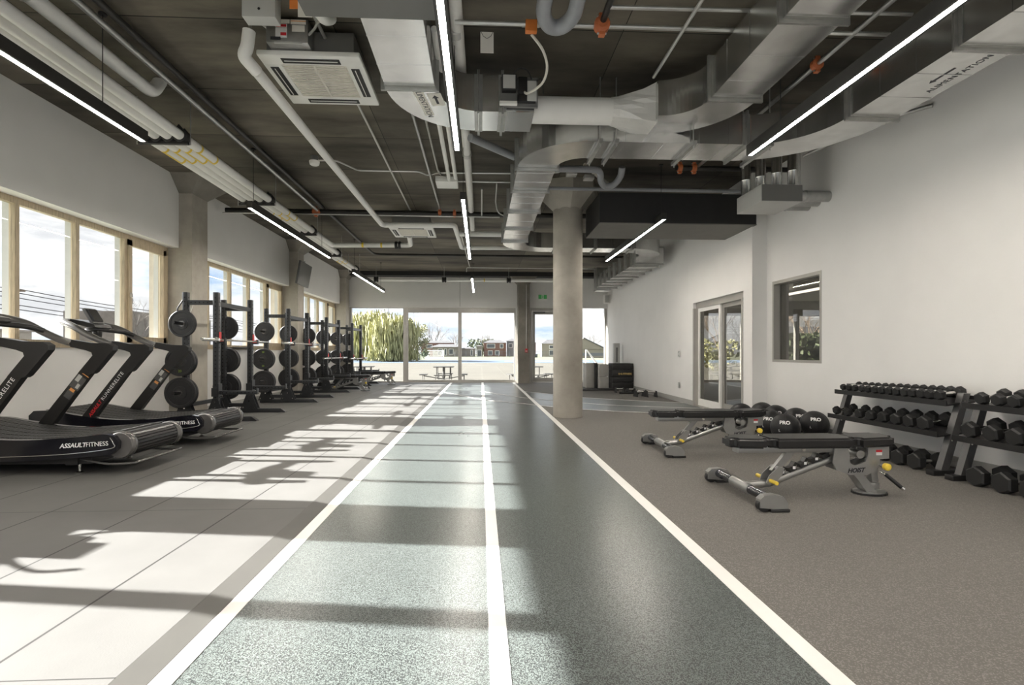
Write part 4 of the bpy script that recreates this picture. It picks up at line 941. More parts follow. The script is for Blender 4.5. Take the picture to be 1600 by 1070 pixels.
def plate(r, th, name='weight_plate'):
    t = thing(name, '', 'weight plate', group='black rubber weight plates on the rack pegs')
    h = th/2
    MB().lathe([(.026, -h*.8), (.06, -h*.8), (.062, -h*.9), (r*.42, -h*.9), (r*.44, -h*.6), (r*.80, -h*.6), (r*.83, -h), (r-.008, -h), (r, -h+.008), (r, h-.008), (r-.008, h), (r*.83, h), (r*.80, h*.6), (r*.44, h*.6), (r*.42, h*.9), (.062, h*.9), (.06, h*.8), (.026, h*.8)], axis='y', seg=40).build('rubber_disc', 'bumper_rubber', t)
    MB().lathe([(.027, -h-.001), (.045, -h-.001), (.045, h+.001), (.027, h+.001)], axis='y', seg=20).build('hub_ring', 'treadmill_grey', t)
    return t
def barbell():
    t = thing('barbell', '', 'barbell', group='barbells resting on the rack hooks')
    MB().cyl((0, -.66, 0), (0, .66, 0), .014, 14).build('shaft', 'barbell_steel', t)
    for s_ in (-1, 1): MB().lathe([(.036, .655), (.036, .685), (.025, .69), (.025, 1.095), (.022, 1.10)], (0, 0, 0), 'y', 18).build('sleeve', 'chrome', t, Matrix.Scale(s_, 4, (0, 1, 0)))
    return t
RY = [8.45, 11.32, 13.92, 16.55]
BZ = [1.235, 1.235, .90, .86]
WH = ['first power rack from the treadmills', 'second power rack from the treadmills', 'third power rack from the treadmills', 'last power rack by the far glazing']
rp, bp_, pp = power_rack(), barbell(), {r: plate(r, .042) for r in (.20, .214, .226)}
rs_, bs_, ps_ = [], [], {r: [] for r in pp}
for i, y in enumerate(RY):
    lb = ['black power rack nearest the treadmills, in front of the first square column', 'black power rack, second from the treadmills, before the second window bay',
          'black power rack, third from the treadmills, before the third window bay', 'black power rack farthest back, next to the far glazing'][i]
    r_ = put(rp, rs_, (RX, y, .02), lb)
for i, r_ in enumerate([o for o in bpy.data.objects if o.name.startswith('power_rack')]): pass
racks_ = sorted([o for o in bpy.data.objects if o.name.startswith('power_rack')], key=lambda o: o.location.y)
for i, r_ in enumerate(racks_): j_cups(r_, BZ[i]-.02)
for i, y in enumerate(RY):
    put(bp_, bs_, (FX+.085, y-.04*(i == 0), BZ[i]), ['steel barbell on the hooks of the ', 'steel barbell resting on the ', 'lower set steel barbell on the ', 'low steel barbell on the '][i]+WH[i])
    for s_ in (-1, 1):
        for k, z in enumerate(PEGZ):
            n = (1, 2, 2)[k] if i < 3 else 1; rad = (.20, .214, .226)[k]
            for j in range(n):
                side = 'near side' if s_ < 0 else 'far side'; peg = ('top', 'middle', 'bottom')[k]
                pos = '' if n == 1 else ('inner ' if j == 0 else 'outer ')
                p = put(pp[rad], ps_[rad], (RX, y+s_*(RW/2+.09+j*.056), z+.02+.005), '%splate on the %s peg, %s of the %s' % (pos, peg, side, WH[i]), R(0))
# green weight figures on a few plates
for i, s_, z, b in ((0, -1, .89, '20'), (1, -1, .89, '20')):
    tgt = min([o for o in bpy.data.objects if o.get('category') == 'weight plate' and 'outer' in o['label'] and 'middle' in o['label']], key=lambda o: abs(o.location.y-(RY[i]-.7))+abs(o.location.z-z))
    for dz in (.14, -.14): text_obj('weight_print', b, .05, 'green_print', frame_mtx((0, -.0145, dz), (1, 0, 0), (0, 0, 1)), tgt)
# cord at the first rack, band at the side
tag(MB().tube([(-4.30, 7.93, 1.83), (-4.42, 8.0, 1.58)], .004, 6).build('thin_cord', 'white_plastic'), 'thin white cord hanging from the first power rack top', 'cord')
tag(MB().tube([(-4.4, 7.80, 1.82), (-4.47, 7.79, 1.70), (-4.47, 7.79, 1.66)], .012, 6).build('strap', 'black_satin'), 'black strap hanging at the top of the first power rack', 'strap')
tag(MB().bbox(-4.95+.10, -4.72, 6.6, 7.5, 1.126, 1.15, .004).bbox(-4.84, -4.74, 7.0, 7.25, 1.15, 1.165, .003).build('bar_collar_tray', 'black_satin'), 'low black tray lying on the wooden sill beside the first column', 'tray')
tag(MB().bbox(-4.85, -4.72, 10.0, 10.9, 1.126, 1.155, .004).build('bar_collar_tray', 'black_satin'), 'low black tray on the sill behind the first power rack', 'tray')

# ---- adjustable benches
def bench():
    t = thing('adjustable_bench', '', 'bench', group='silver and black adjustable benches'); ox = 1.88
    def pad(x0, x1, z0, z1, w0, w1, slope=0.):
        z0 -= .006; m = MB(); bm = bmesh.new(); bmesh.ops.create_cube(bm, size=1)
        for v in bm.verts:
            u = v.co.x+.5; w_ = w0*(1-u)+w1*u; v.co = Vector((x0+(x1-x0)*u-ox, v.co.y*2*w_, z0+(z1-z0)*(v.co.z+.5)+slope*u))
        bmesh.ops.bevel(bm, geom=[e_ for e_ in bm.edges if abs(e_.verts[0].co.z-e_.verts[1].co.z) > .03], offset=.045, segments=5, affect='EDGES')
        bmesh.ops.bevel(bm, geom=[e_ for e_ in bm.edges if abs(e_.verts[0].co.z-e_.verts[1].co.z) < .03 and len(e_.link_faces) == 2 and abs(e_.link_faces[0].normal.z-e_.link_faces[1].normal.z) > .5], offset=.016, segments=3, affect='EDGES')
        bm.verts.index_update(); m.add([v.co[:] for v in bm.verts], [[v.index for v in f.verts] for f in bm.faces], 0, True); bm.free(); return m
    hp = pad(1.80, 2.085, .365, .432, .10, .13).build('head_pad', 'vinyl', t)
    pad(2.078, 2.72, .365, .432, .13, .135).build('back_pad', 'vinyl', t)
    pad(2.705, 3.03, .365, .43, .135, .115, .008).build('seat_pad', 'vinyl', t)
    MB().bbox(1.87-ox, 2.70-ox, -.045, .045, .315, .364, .006).build('back_frame', 'silver_bench', t)
    for x in (2.36, 2.68): MB().lathe([(.014, -.052), (.014, .052)], (x-ox, 0, .34), 'y', 12).build('pivot_bolt', 'chrome', t)
    for y in (-.055, .055):
        hub = [(2.59, .36), (2.68, .36), (2.70, .30), (2.70, .24), (2.74, .22), (2.82, .25), (2.84, .30), (2.84, .355), (3.0, .36), (3.0, .27), (2.93, .265), (2.93, .24), (2.90, .18), (2.83, .15), (2.70, .155), (2.60, .19), (2.57, .25)]
        pl = MB().prism([(a-ox, b) for a, b in hub], 'y', y-.006, y+.006).build('hub_plate', 'silver_bench', t)
        if y < 0: text_obj('lettering', 'HOIST', .044, 'black_print', frame_mtx((2.745-ox, y-.0075, .185), (1, 0, .05), (0, 0, 1)), pl, shear=.35, bold=.0014)
        if y < 0: MB().box(2.90-ox, 2.945-ox, y-.0075, y-.0062, .318, .335).build('sticker', 'red_print', pl); MB().box(2.90-ox, 2.945-ox, y-.0075, y-.0062, .295, .318).build('sticker', 'white_print', pl)
    MB().lathe([(.03, -.05), (.03, .05)], (2.79-ox, 0, .30), 'y', 20).box(2.84-ox, 3.0-ox, -.05, .05, .345, .362).build('hub_core', 'galvanised_dark', t)
    MB().tube([(1.93-ox, 0, .07), (2.12-ox, 0, .085), (2.62-ox, 0, .27)], .028, 16).build('spine_tube', 'silver_bench', t)
    lad = MB()
    for k in range(5):
        u = .18+.17*k; x, z = 2.12+(2.62-2.12)*u, .085+(.27-.085)*u+.045
        lad.obox((x-.030-ox, 0, z-.012), (x+.022-ox, 0, z+.010), .05, .035); lad.obox((x+.004-ox, 0, z+.012), (x+.024-ox, 0, z+.045), .05, .02)
    lo = lad.build('notch_ladder', 'black_satin', t)
    for k in range(4):
        u = .2+.17*k; x, z = 2.12+.5*u, .085+.185*u+.045; MB().box(x-.012-ox, x+.008-ox, -.0265, -.0252, z-.006, z+.014).build('number_label', 'white_print', lo)
    MB().obox((2.29-ox, 0, .325), (2.155-ox, 0, .165), .035, .05).build('support_strut', 'silver_bench', t)
    br = MB()
    for y in (-.045, .045): br.prism([(2.215-ox, .205), (2.17-ox, .215), (2.10-ox, .15), (2.08-ox, .10), (2.10-ox, .085), (2.15-ox, .10), (2.20-ox, .16)], 'y', y-.005, y+.005)
    br.prism([(2.215-ox, .205), (2.17-ox, .215), (2.155-ox, .20), (2.20-ox, .19)], 'y', -.045, .045); br.build('ladder_bracket', 'silver_bench', t)
    for s_ in (-1, 1): MB().cyl((2.11-ox, s_*.05, .115), (2.11-ox, s_*.13, .115), .014, 14).build('yellow_grip', 'yellow_plastic', t)
    leg = MB(); P = catmull([(2.74, .18), (2.80, .12), (2.85, .05), (2.88, .015)], 5)
    leg.prism([(a-.03-ox, b) for a, b in P]+[(a+.045-ox, b) for a, b in reversed(P)], 'y', -.045, .045); leg.build('rear_leg', 'silver_bench', t)
    MB().obox((2.90-ox, 0, .26), (2.925-ox, 0, .09), .05, .05).bbox(2.885-ox, 2.955-ox, -.03, .03, .04, .085, .006).build('rear_post', 'silver_bench', t)
    ft = MB(); ft.prism([(2.895-ox+.125*math.cos(R(a)), .095*math.sin(R(a))) for a in range(0, 360, 20)], 'z', 0, .014); ft.build('rear_foot', 'black_matte', t)
    MB().prism([(2.895-ox+.115*math.cos(R(a)), .085*math.sin(R(a))) for a in range(0, 360, 20)], 'z', .014, .022).build('foot_plate', 'silver_bench', t)
    kb = MB().lathe([(.010, -.10), (.010, -.05)], (2.935-ox, 0, .222), 'y', 12).build('pull_pin', 'chrome', t)
    MB().lathe([(.013, -.135), (.026, -.13), (.026, -.105), (.018, -.098)], (2.935-ox, 0, .222), 'y', 20).build('yellow_knob', 'yellow_plastic', kb)
    MB().tube([(2.94-ox, -.05, .175), (2.955-ox, -.08, .16)], .010, 10).tube([(3.035-ox, -.13, .075), (3.047-ox, -.137, .062)], .014, 10).build('lever_end', 'chrome', t)
    MB().cyl((2.955-ox, -.08, .16), (3.035-ox, -.13, .075), .014, 14).build('lever_grip', 'black_satin', t)
    # cross foot
    MB().cyl((1.92-ox, -.36, .075), (1.92-ox, .36, .075), .032, 20).build('cross_tube', 'black_gloss', t)
    MB().lathe([(.036, -.13), (.038, -.125), (.038, .125), (.036, .13)], (1.92-ox, 0, .075), 'y', 22).build('centre_sleeve', 'silver_bench', t)
    for s_ in (-1, 1):
        e_ = MB().prism([(1.83-ox, .03), (1.83-ox, .085), (1.86-ox, .11), (1.93-ox, .115), (1.99-ox, .10), (2.02-ox, .06), (2.02-ox, .022), (1.95-ox, .02)], 'y', s_*.385-.028, s_*.385+.028).build('foot_end', 'silver_bench', t)
        MB().lathe([(.018, -.02), (.042, -.018), (.042, .018), (.018, .02)], (1.862-ox, s_*.385, .043), 'y', 20).build('wheel', 'black_matte', e_)
        MB().bbox(1.90-ox, 2.03-ox, s_*.385-.035, s_*.385+.035, 0, .022, .006).build('rubber_pad', 'black_matte', e_)
    return t
st = []; proto = bench()
put(proto, st, (1.88, 3.68, .0), 'nearest adjustable bench, largest in view, in front of the dumbbell racks')
put(proto, st, (1.90, 5.42, .0), 'adjustable bench behind the nearest one, left of the exercise balls', R(-1))
put(proto, st, (-4.10, 13.88, .02), 'small adjustable bench pulled up to the third power rack', R(0))
put(proto, st, (-3.86, 16.5, .02), 'small adjustable bench nearest the far glazing among the racks', R(0))

# ---- dumbbells and their racks
def hexhead(m, x0, x1, r):
    p = [(math.cos(R(30+60*k)), math.sin(R(30+60*k))) for k in range(6)]; c_ = min(.012, r*.2); vs = []
    rings = [(x0, r-c_), (x0+c_, r), (x1-c_, r), (x1, r-c_)]
    for x, q in rings: vs += [(x, a*q, b*q) for a, b in p]
    m.add(vs, [(i*6+k, i*6+(k+1) % 6, (i+1)*6+(k+1) % 6, (i+1)*6+k) for i in range(3) for k in range(6)]+[tuple(range(6)), tuple(18+k for k in range(6))])
def dumbbell(r):
    t = thing('dumbbell', '', 'dumbbell', group='black hex dumbbells'); L = .135+.25*(r-.03); hl = .022+.68*r
    for s_ in (-1, 1):
        m = MB(); x0, x1 = sorted((s_*(L/2), s_*(L/2+hl))); hexhead(m, x0, x1, r); m.build('head', 'dumbbell_rubber', t)
    MB().lathe([(.011, -L/2), (.014, -L*.3), (.017, 0), (.014, L*.3), (.011, L/2)], axis='x', seg=14).build('handle', 'chrome', t)
    t['h'] = r*math.cos(R(30)); return t
def db_rack(y0, y1, label):
    t = thing('dumbbell_rack', label, 'dumbbell rack', (4.08, 0, 0))
    tilt = .03
    for z, x in ((.36, -.02), (.625, .06)):
        m = MB(); m.prism([(x-.17, z-.035), (x-.17, z+.012), (x-.163, z+.012), (x-.155, z-.022), (x+.13, z+.018), (x+.13, z+.05), (x+.14, z+.05), (x+.14, z-.0), ], 'y', y0+.02, y1-.02)
        m.build('shelf', 'black_satin', t)
    for y in (y0+.04, y1-.04):
        m = MB(); yy = (y-.03, y+.03)
        m.prism([(-.17, .02), (-.10, .02), (.10, .70), (.04, .70)], 'y', *yy); up = m.build('side_frame', 'rack_side', t)
        m = MB(); m.bbox(-.24, .16, y-.04, y+.04, 0, .045, .006); m.build('foot', 'black_satin', t)
        for a, b in ((.045, .64), (.06, .60), (-.055, .34), (-.07, .30)): MB().lathe([(.008, -.034), (.008, .034)], (a, y, b), 'y', 8).build('bolt', 'chrome', up)
    return t
db_rack(4.16, 5.58, 'black two-shelf dumbbell rack fully in view against the white wall')
db_rack(2.62, 4.06, 'black two-shelf dumbbell rack cut off by the edge of the view')
def row(x, ztop, ys, r0, r1, where, slope=.14, first=0):
    n = len(ys)
    for i, y in enumerate(ys):
        r = r0+(r1-r0)*i/max(1, n-1); d = dumbbell(r); d.location = (x, y, ztop+r*math.cos(R(30))*1.02); d.rotation_euler = (R(random.choice((0, 0, 0, 60))), -slope, R(random.uniform(-2.5, 2.5)))
        d['label'] = 'black hex dumbbell, %s from the far end %s' % (ORD[i+first], where); del d['h']
def lin(a, b, n, p=1.0): return [a+(b-a)*(i/(n-1))**p for i in range(n)]
row(4.12, .648, lin(5.50, 4.30, 14, 1.0), .034, .048, 'of the top shelf, fully visible rack')
row(4.02, .385, lin(5.46, 4.33, 8, .95), .046, .066, 'of the lower shelf, fully visible rack')
row(4.03, .0, lin(5.36, 4.42, 6), .070, .080, 'on the floor under the fully visible rack', 0)
row(4.12, .648, lin(3.92, 2.85, 9), .052, .058, 'of the top shelf, cut-off rack')
row(4.02, .385, lin(3.90, 2.85, 7), .068, .074, 'of the lower shelf, cut-off rack')
row(4.02, .0, lin(3.84, 2.80, 6), .083, .090, 'on the floor under the cut-off rack', 0)

# ---- exercise balls
def ball(r):
    t = thing('medicine_ball', '', 'medicine ball', group='black medicine balls heaped on the floor by the wall')
    bm = bmesh.new(); bmesh.ops.create_uvsphere(bm, u_segments=40, v_segments=24, radius=r)
    for v in bm.verts:
        if v.co.z < -r*.93: v.co.z = -r*.93
    m = MB(); m.add([v.co[:] for v in bm.verts], [[v.index for v in f.verts] for f in bm.faces], 0, True); bm.free()
    b = m.build('leather_shell', 'ball_skin', t)
    s = MB()
    for a in (0, 60, 120):
        s.tube([(math.cos(R(k*10))*math.cos(R(a))*(r-.0005), math.cos(R(k*10))*math.sin(R(a))*(r-.0005), math.sin(R(k*10))*(r-.0005)) for k in range(36) if True][:36], .0018, 5, closed=True)
    # keep the seams clear of the flattened base
    s.v = [(x, y, max(z, -r*.93+.001)) for x, y, z in s.v]
    s.build('seam', 'black_matte', t)
    o1 = Vector((-.50, -.74, .45)).normalized()
    X_ = Vector((0, 0, 1)).cross(o1).normalized(); Y_ = o1.cross(X_)
    text_obj('lettering', 'PRO', .058, 'white_print', frame_mtx(o1*(r+.001), X_, Y_), t, bold=.002)
    o2 = Vector((-.80, -.58, -.12)).normalized(); X2 = Vector((0, 0, 1)).cross(o2).normalized()
    text_obj('lettering', 'L', .04, 'white_print', frame_mtx(o2*(r+.001), X2, o2.cross(X2)), t)
    return t
st = []; proto = ball(.165)
for x, y, rz, lb in ((3.63, 5.93, 0, 'black medicine ball at the front left of the heap'), (3.66, 6.26, -14, 'black medicine ball directly behind the front left ball'),
                     (4.16, 6.19, 6, 'largest looking black medicine ball, closest to the dumbbell rack'), (4.165, 6.56, 20, 'black medicine ball behind the one closest to the dumbbell rack'),
                     (3.70, 6.60, 40, 'black medicine ball third in line behind the front left ball'), (4.10, 6.92, 8, 'black medicine ball against the wall, middle of the heap'),
                     (3.74, 7.18, 30, 'black medicine ball at the far left of the heap below the sliding door'), (4.13, 7.32, 60, 'black medicine ball farthest back, beside the wall corner')):
    put(proto, st, (x, y, .154), lb, R(rz))

# ---- far corner: plyo boxes, stacks and small gear
t = thing('storage_chest', 'black padded box with gold lettering in the far corner', 'box', (4.02, 14.3, 0))
MB().bbox(-.30, .30, 0, .5, .02, .20, .012).bbox(-.30, .30, 0, .5, .205, .36, .012).bbox(-.30, .30, 0, .5, .365, .56, .012).bbox(-.30, .30, 0, .5, .565, .74, .012).build('padded_box', 'black_matte', t)
text_obj('lettering', 'S+B FITNESS', .07, 'gold_print', frame_mtx((.06, -.003, .44), (1, 0, 0), (0, 0, 1)), t, bold=.002)
for k, z in enumerate((0, .36)): tag(MB().bbox(3.42, 3.69, 14.6, 15.0, z+.01*(k == 0), z+.35, .008).build('grey_foam_block', 'grey_carton'), ['lower', 'upper'][k]+' pale grey block stacked left of the black box', 'block')
tag(MB().bbox(3.12, 3.36, 15.0, 15.5, .0, .73, .008).build('grey_foam_block', 'grey_carton'), 'tall pale grey block standing left of the black strip', 'block')
tag(MB().bbox(3.36+.005, 3.41, 14.8, 15.2, .0, .74, .004).build('black_board', 'black_matte'), 'thin black board standing between the pale grey blocks', 'board')
t = thing('narrow_shelf_unit', 'tall narrow pale unit with dark slot behind the black box', 'rack', (4.18, 15.6, 0))
MB().bbox(-.09, .09, -.08, .08, 0, 1.33, .006).build('housing', 'light_grey_paint', t); MB().box(-.03, .02, -.085, -.0805, .75, 1.2).build('slot', 'box_grey', t)
t = thing('weight_bench_frame', 'low black frame lying on the floor in front of the black box', 'frame', (3.45, 13.95, 0))
MB().bbox(-.75, .35, -.04, .04, 0.0, .04, .005).bbox(-.75, .35, .35, .43, 0, .04, .005).bbox(-.75, -.69, 0, .4, 0, .045, .005).build('bars', 'black_satin', t)
def kettle(x, y, s, label, rz=0):
    t = thing('push_up_stand', label, 'push-up stand', (x, y, 0), R(rz), 'small chrome and black push-up stands')
    MB().cyl((-.09*s, 0, .10*s), (.09*s, 0, .10*s), .02*s, 14).build('grip', 'chrome', t)
    for k in (-1, 1): MB().prism([(-.10*s, 0), (.10*s, 0), (.04*s, .13*s), (-.04*s, .13*s)], 'x', k*.10*s-.012*s, k*.10*s+.012*s).build('end_frame', 'black_satin', t)
for x, y, s, lb, rz in ((3.62, 13.2, 1.0, 'push-up stand lying farthest back by the black box', 0), (3.86, 13.0, 1.0, 'second push-up stand from the black box', 20), (3.98, 12.5, 1.0, 'third push-up stand from the black box', -15),
                    (3.78, 12.0, 1.1, 'fourth push-up stand from the black box', 10), (4.02, 11.9, 1.1, 'push-up stand nearest the sliding door', 0)): kettle(x, y, s, lb, rz)
tag(MB().cyl((3.5, 12.8, .03), (4.0, 12.75, .03), .028, 14).build('foam_roller', 'black_satin'), 'short black roller lying among the push-up stands', 'roller')

# ---- exercise bike just out of frame by the nearest windows: its shadow falls on the tiles
t = thing('exercise_bike', 'black exercise bike whose shadow falls across the nearest sunlit tiles', 'exercise bike', (-4.28, 3.12, .02))
MB().lathe([(.05, -.03), (.30, -.03), (.31, 0), (.30, .03), (.05, .03)], (-.28, 0, .38), 'y', 36).build('flywheel', 'black_satin', t)
MB().tube([(-.28, 0, .38), (.05, 0, .32), (.42, 0, .10)], .035, 12).tube([(.12, 0, .30), (.28, 0, .80)], .028, 12).tube([(-.22, 0, .40), (-.14, 0, 1.02)], .03, 12).build('frame', 'black_satin', t)
for x in (-.45, .45): MB().bbox(x-.035, x+.035, -.27, .27, 0, .07, .01).build('foot_bar', 'black_satin', t)
MB().obox((-.28, 0, .05), (-.45, 0, .05), .06, .05).obox((-.42, 0, .06), (-.30, 0, .36), .05, .05).build('front_fork', 'black_satin', t)
MB().bbox(.16, .42, -.11, .11, .80, .87, .03).build('seat', 'vinyl', t)
MB().tube(catmull([(.10, -.26, 1.12), (-.10, -.27, 1.13), (-.16, -.15, 1.04), (-.15, 0, 1.02), (-.16, .15, 1.04), (-.10, .27, 1.13), (.10, .26, 1.12)], 5), .016, 10).build('handlebar', 'black_satin', t)
MB().bbox(-.22, -.18, -.11, .11, 1.06, 1.22, .01).obox((-.20, 0, 1.08), (-.14, 0, 1.0), .04, .03).build('console', 'black_matte', t)
for s_ in (-1, 1): MB().tube([(.02, s_*.06, .33), (.02+.13*s_, s_*.09, .33-.08*s_), (.02+.13*s_, s_*.20, .33-.08*s_)], .014, 8).bbox(-.03+.13*s_, .07+.13*s_, s_*.15-.05, s_*.15+.05, .30-.08*s_, .33-.08*s_, .006).build('pedal', 'black_satin', t)

# ================================================================ OUTSIDE
GZ = -.25
struct('ground_paving', MB().box(-60, 30, 17.95, 21.2, GZ-.1, GZ).box(-5.6, -5.15, -4, 18, GZ-.1, GZ).box(-60, -20, -30, 17.95, GZ-.1, GZ), 'asphalt')
tag(MB().box(-20, -5.6, -30, 17.95, GZ-.1, GZ-.01).build('lawn', 'field'), kind='structure')
struct('ground_sand', MB().box(-60, 75, 21.2, 62, GZ-.1, GZ), 'sand')
struct('ground_running_track', MB().box(-90, 110, 64, 86, GZ-.1, GZ+.005), 'blue_track')
struct('ground_track_margin', MB().box(-90, 110, 62, 64, GZ-.1, GZ), 'sand')
struct('ground_field', MB().box(-190, 190, 86, 420, GZ-.1, GZ), 'field').name = 'field'
struct('ground_far', MB().box(-420, -60, -60, 420, GZ-.12, GZ-.02).box(30, 75, 17.95, 21.2, GZ-.1, GZ), 'asphalt')
struct('ground_lane_line', MB().box(-14, -2, 76, 76.8, GZ+.006, GZ+.012).box(3.5, 16, 74.5, 75.3, GZ+.006, GZ+.012), 'line_paint')

def bare_tree(x, y, h, label, seed, m='bark_pale', n=4, name='bare_tree'):
    rnd = random.Random(seed); t = thing(name, label, 'tree', (x, y, GZ), group='leafless trees outside')
    tr = MB(); br = MB()
    tr.tube([(0, 0, 0), (.02*h, 0, h*.18), (.0, .01*h, h*.36)], 0, 6, rs=[h*.028, h*.022, h*.016])
    def grow(p, d, L, r, k):
        q = p+d*L*.5+Vector((rnd.uniform(-.06, .06), rnd.uniform(-.06, .06), .02))*L; e_ = p+d*L
        br.tube([p, q, e_], 0, 4 if k < 3 else 3, rs=[r, r*.8, r*.55])
        if k <= 0: return
        for _ in range(3 if k > 1 else 4):
            dd = (d+Vector((rnd.uniform(-.75, .75), rnd.uniform(-.75, .75), rnd.uniform(-.1, .55)))).normalized()
            s_ = rnd.uniform(.45, 1.0); grow(p+d*L*s_, dd, L*rnd.uniform(.55, .75), r*.5, k-1)
    for i in range(5):
        a = 2*PI*i/5+rnd.random(); grow(Vector((0, 0, h*(.2+.035*i))), Vector((math.cos(a)*.6, math.sin(a)*.6, .9)).normalized(), h*.3, h*.010, n)
    tr.build('trunk', m, t); br.build('branches', m, t); return t
def leafy(x, y, h, w, label, seed, m='green_leaf', cat='tree', name='leafy_tree', droop=False, n=900, trunk=True, group=None, z0=.15):
    rnd = random.Random(seed); t = thing(name, label, cat, (x, y, GZ), group=group); f = MB()
    k = max(6, n//60); cl = []
    for i in range(k):
        a = rnd.uniform(0, 2*PI); u = rnd.random()**.6; cl.append(Vector((math.cos(a)*u*w*.36, math.sin(a)*u*w*.3, h*(z0+.12*(1 if z0 > .1 else .3)+(.80-z0)*rnd.random()**.8))))
    for i in range(n):
        c_ = rnd.choice(cl); v = Vector((rnd.gauss(0, 1), rnd.gauss(0, 1), rnd.gauss(0, 1))).normalized()*rnd.random()**.4*w*.17; p = c_+v
        if p.z > h: p.z = h-rnd.random()*.1*h
        if droop:
            L = rnd.uniform(.10, .30)*h; s_ = w*.008*rnd.uniform(.5, 1.5); a = rnd.uniform(0, PI); X_ = Vector((math.cos(a), math.sin(a), 0))*s_; o_ = Vector((rnd.uniform(-.04, .04)*w, 0, 0))
            z2 = max(.1, p.z-L); f.add([p-X_, p+X_, Vector((p.x, p.y, (p.z+z2)/2))+X_*1.2+o_*.6, Vector((p.x, p.y, z2))+o_, Vector((p.x, p.y, (p.z+z2)/2))-X_*1.2+o_*.6], [(0, 1, 2, 3, 4)])
        else:
            s_ = w*.030*rnd.uniform(.5, 1.4); q = Vector((rnd.gauss(0, 1), rnd.gauss(0, 1), rnd.gauss(0, 1))).normalized(); r_ = q.orthogonal().normalized()*s_; u_ = q.cross(r_).normalized()*s_
            if p.z < .05: p.z = .05
            f.add([p-r_, p-u_*.7, p+r_, p+u_*.7], [(0, 1, 2, 3)])
    f.build('foliage', m, t)
    if trunk: MB().tube([(0, 0, 0), (w*.01, 0, h*.35), (0, 0, h*.6)], 0, 8, rs=[h*.035, h*.025, h*.012]).build('trunk', 'bark', t)
    return t
leafy(-17.2, 80, 8.0, 9.0, 'yellow-green weeping willow at the edge of the far glazing', 3, 'willow_leaf', droop=True, n=6500, name='willow_tree', z0=.05)
leafy(-12.6, 74, 6.9, 8.0, 'yellow-green weeping willow beside the goal, nearer the sliding panes', 4, 'willow_leaf', droop=True, n=6500, name='willow_tree', z0=.05)
leafy(-9.6, 78, 5.6, 4.0, 'greener small tree at the right edge of the willows', 5, 'willow_leaf', n=1500)
leafy(-9.2, 86, 2.0, 3.2, 'dark rounded bush under the greener small tree', 6, 'dark_leaf', 'bush', 'bush', n=500, trunk=False, z0=0)
leafy(-15.5, 92, 2.4, 6.5, 'dark low bush behind the goal under the willows', 7, 'green_leaf', 'bush', 'bush', n=600, trunk=False, z0=0)
leafy(.6, 190, 6.2, 13, 'green tree between the two brick houses', 8, 'green_leaf', n=900, group=None)
bare_tree(-15.5, 175, 13, 'tall leafless tree behind the left brick house', 11)
bare_tree(-8.5, 180, 10, 'lower leafless tree behind the entrance of the left house', 12)
bare_tree(2.0, 185, 9.5, 'leafless tree between the houses behind the middle frame', 13)
bare_tree(38.0, 175, 9, 'leafless tree behind the house seen through the exit door', 14)

def house(name, x0, x1, y, h, label, wall, rh=1.0, wins=(), hip=True, depth=4, base=None, over=.25):
    t = thing(name, label, 'house', ((x0+x1)/2, y, GZ)); w = (x1-x0)/2
    MB().box(-w, w, 0, depth, 0, h).build('walls', wall, t)
    r_ = MB(); o_ = over; k = min(w, depth/2)*(.9 if hip else 0)
    r_.add([(-w-o_, -o_, h), (w+o_, -o_, h), (w+o_, depth+o_, h), (-w-o_, depth+o_, h), (-w+k, depth/2, h+rh), (w-k, depth/2, h+rh)], [(0, 1, 5, 4), (1, 2, 5), (2, 3, 4, 5), (3, 0, 4), (3, 2, 1, 0)])
    r_.build('roof', 'roof_grey', t)
    for a, b, c_, d in wins:
        f = MB().box(a, b, -.08, -.01, c_, d).build('window', 'white_trim', t); MB().box(a+.12, b-.12, -.10, -.081, c_+.12, d-.12).build('pane', 'house_window', f)
    return t
house('brick_house', -18.6, -8.5, 162, 4.3, 'low brick house with a broad grey roof left of the middle frame', 'brick_red', .75, [(-3.6, -1.6, 2.6, 3.8), (1.0, 3.0, 2.7, 3.8)])
house('porch_house', -14.5, -6.6, 156, 2.95, 'pale low entrance wing with dark windows before the left brick house', 'brick_pale', .9, [(-2.4, -1.0, .4, 2.5), (-.5, .3, .4, 2.5), (.9, 2.3, .7, 2.4)], over=.9)
house('low_house', -6.0, -1.7, 160, 2.5, 'small pale annex just left of the brick house with garage', 'brick_pale', .5, [(.7, 1.4, .3, 2.1)])
house('garage_house', -1.3, .6, 159, 3.3, 'pale garage wing joined to the red brick house', 'brick_pale', .3, [(-.7, .7, .1, 2.1)])
house('brick_house', 1.0, 8.0, 160, 4.3, 'red brick house with white framed windows right of the middle frame', 'brick_red', .9, [(-2.6, .0, 2.6, 4.0), (1.5, 2.6, 2.6, 4.0), (-2.2, -.8, .4, 1.9), (.0, 1.4, .4, 1.9)])
house('town_house', 8.4, 13.0, 166, 5.0, 'grey house standing right of the red brick house', 'fence_grey', .9, [(-1.6, -.4, 2.8, 4.2), (.4, 1.5, 2.8, 4.2)])
house('town_house', 13.6, 17.5, 162, 4.4, 'red brick house with pale door behind the far concrete column', 'brick_red', .8, [(-1.6, -.2, 2.6, 3.8)])
house('town_house', 18.0, 27.5, 150, 3.9, 'beige house with a balcony seen through the exit door', 'beige_wall', 1.2, [(-2.6, -.8, .4, 2.0), (-2.6, -1, 2.4, 3.4), (.8, 2.4, .4, 1.8), (1.0, 2.6, 2.3, 3.4)])
t = house('gable_house', 26.0, 34.2, 140, 2.2, 'beige gabled building seen right of the round column', 'beige_wall', .4, [])
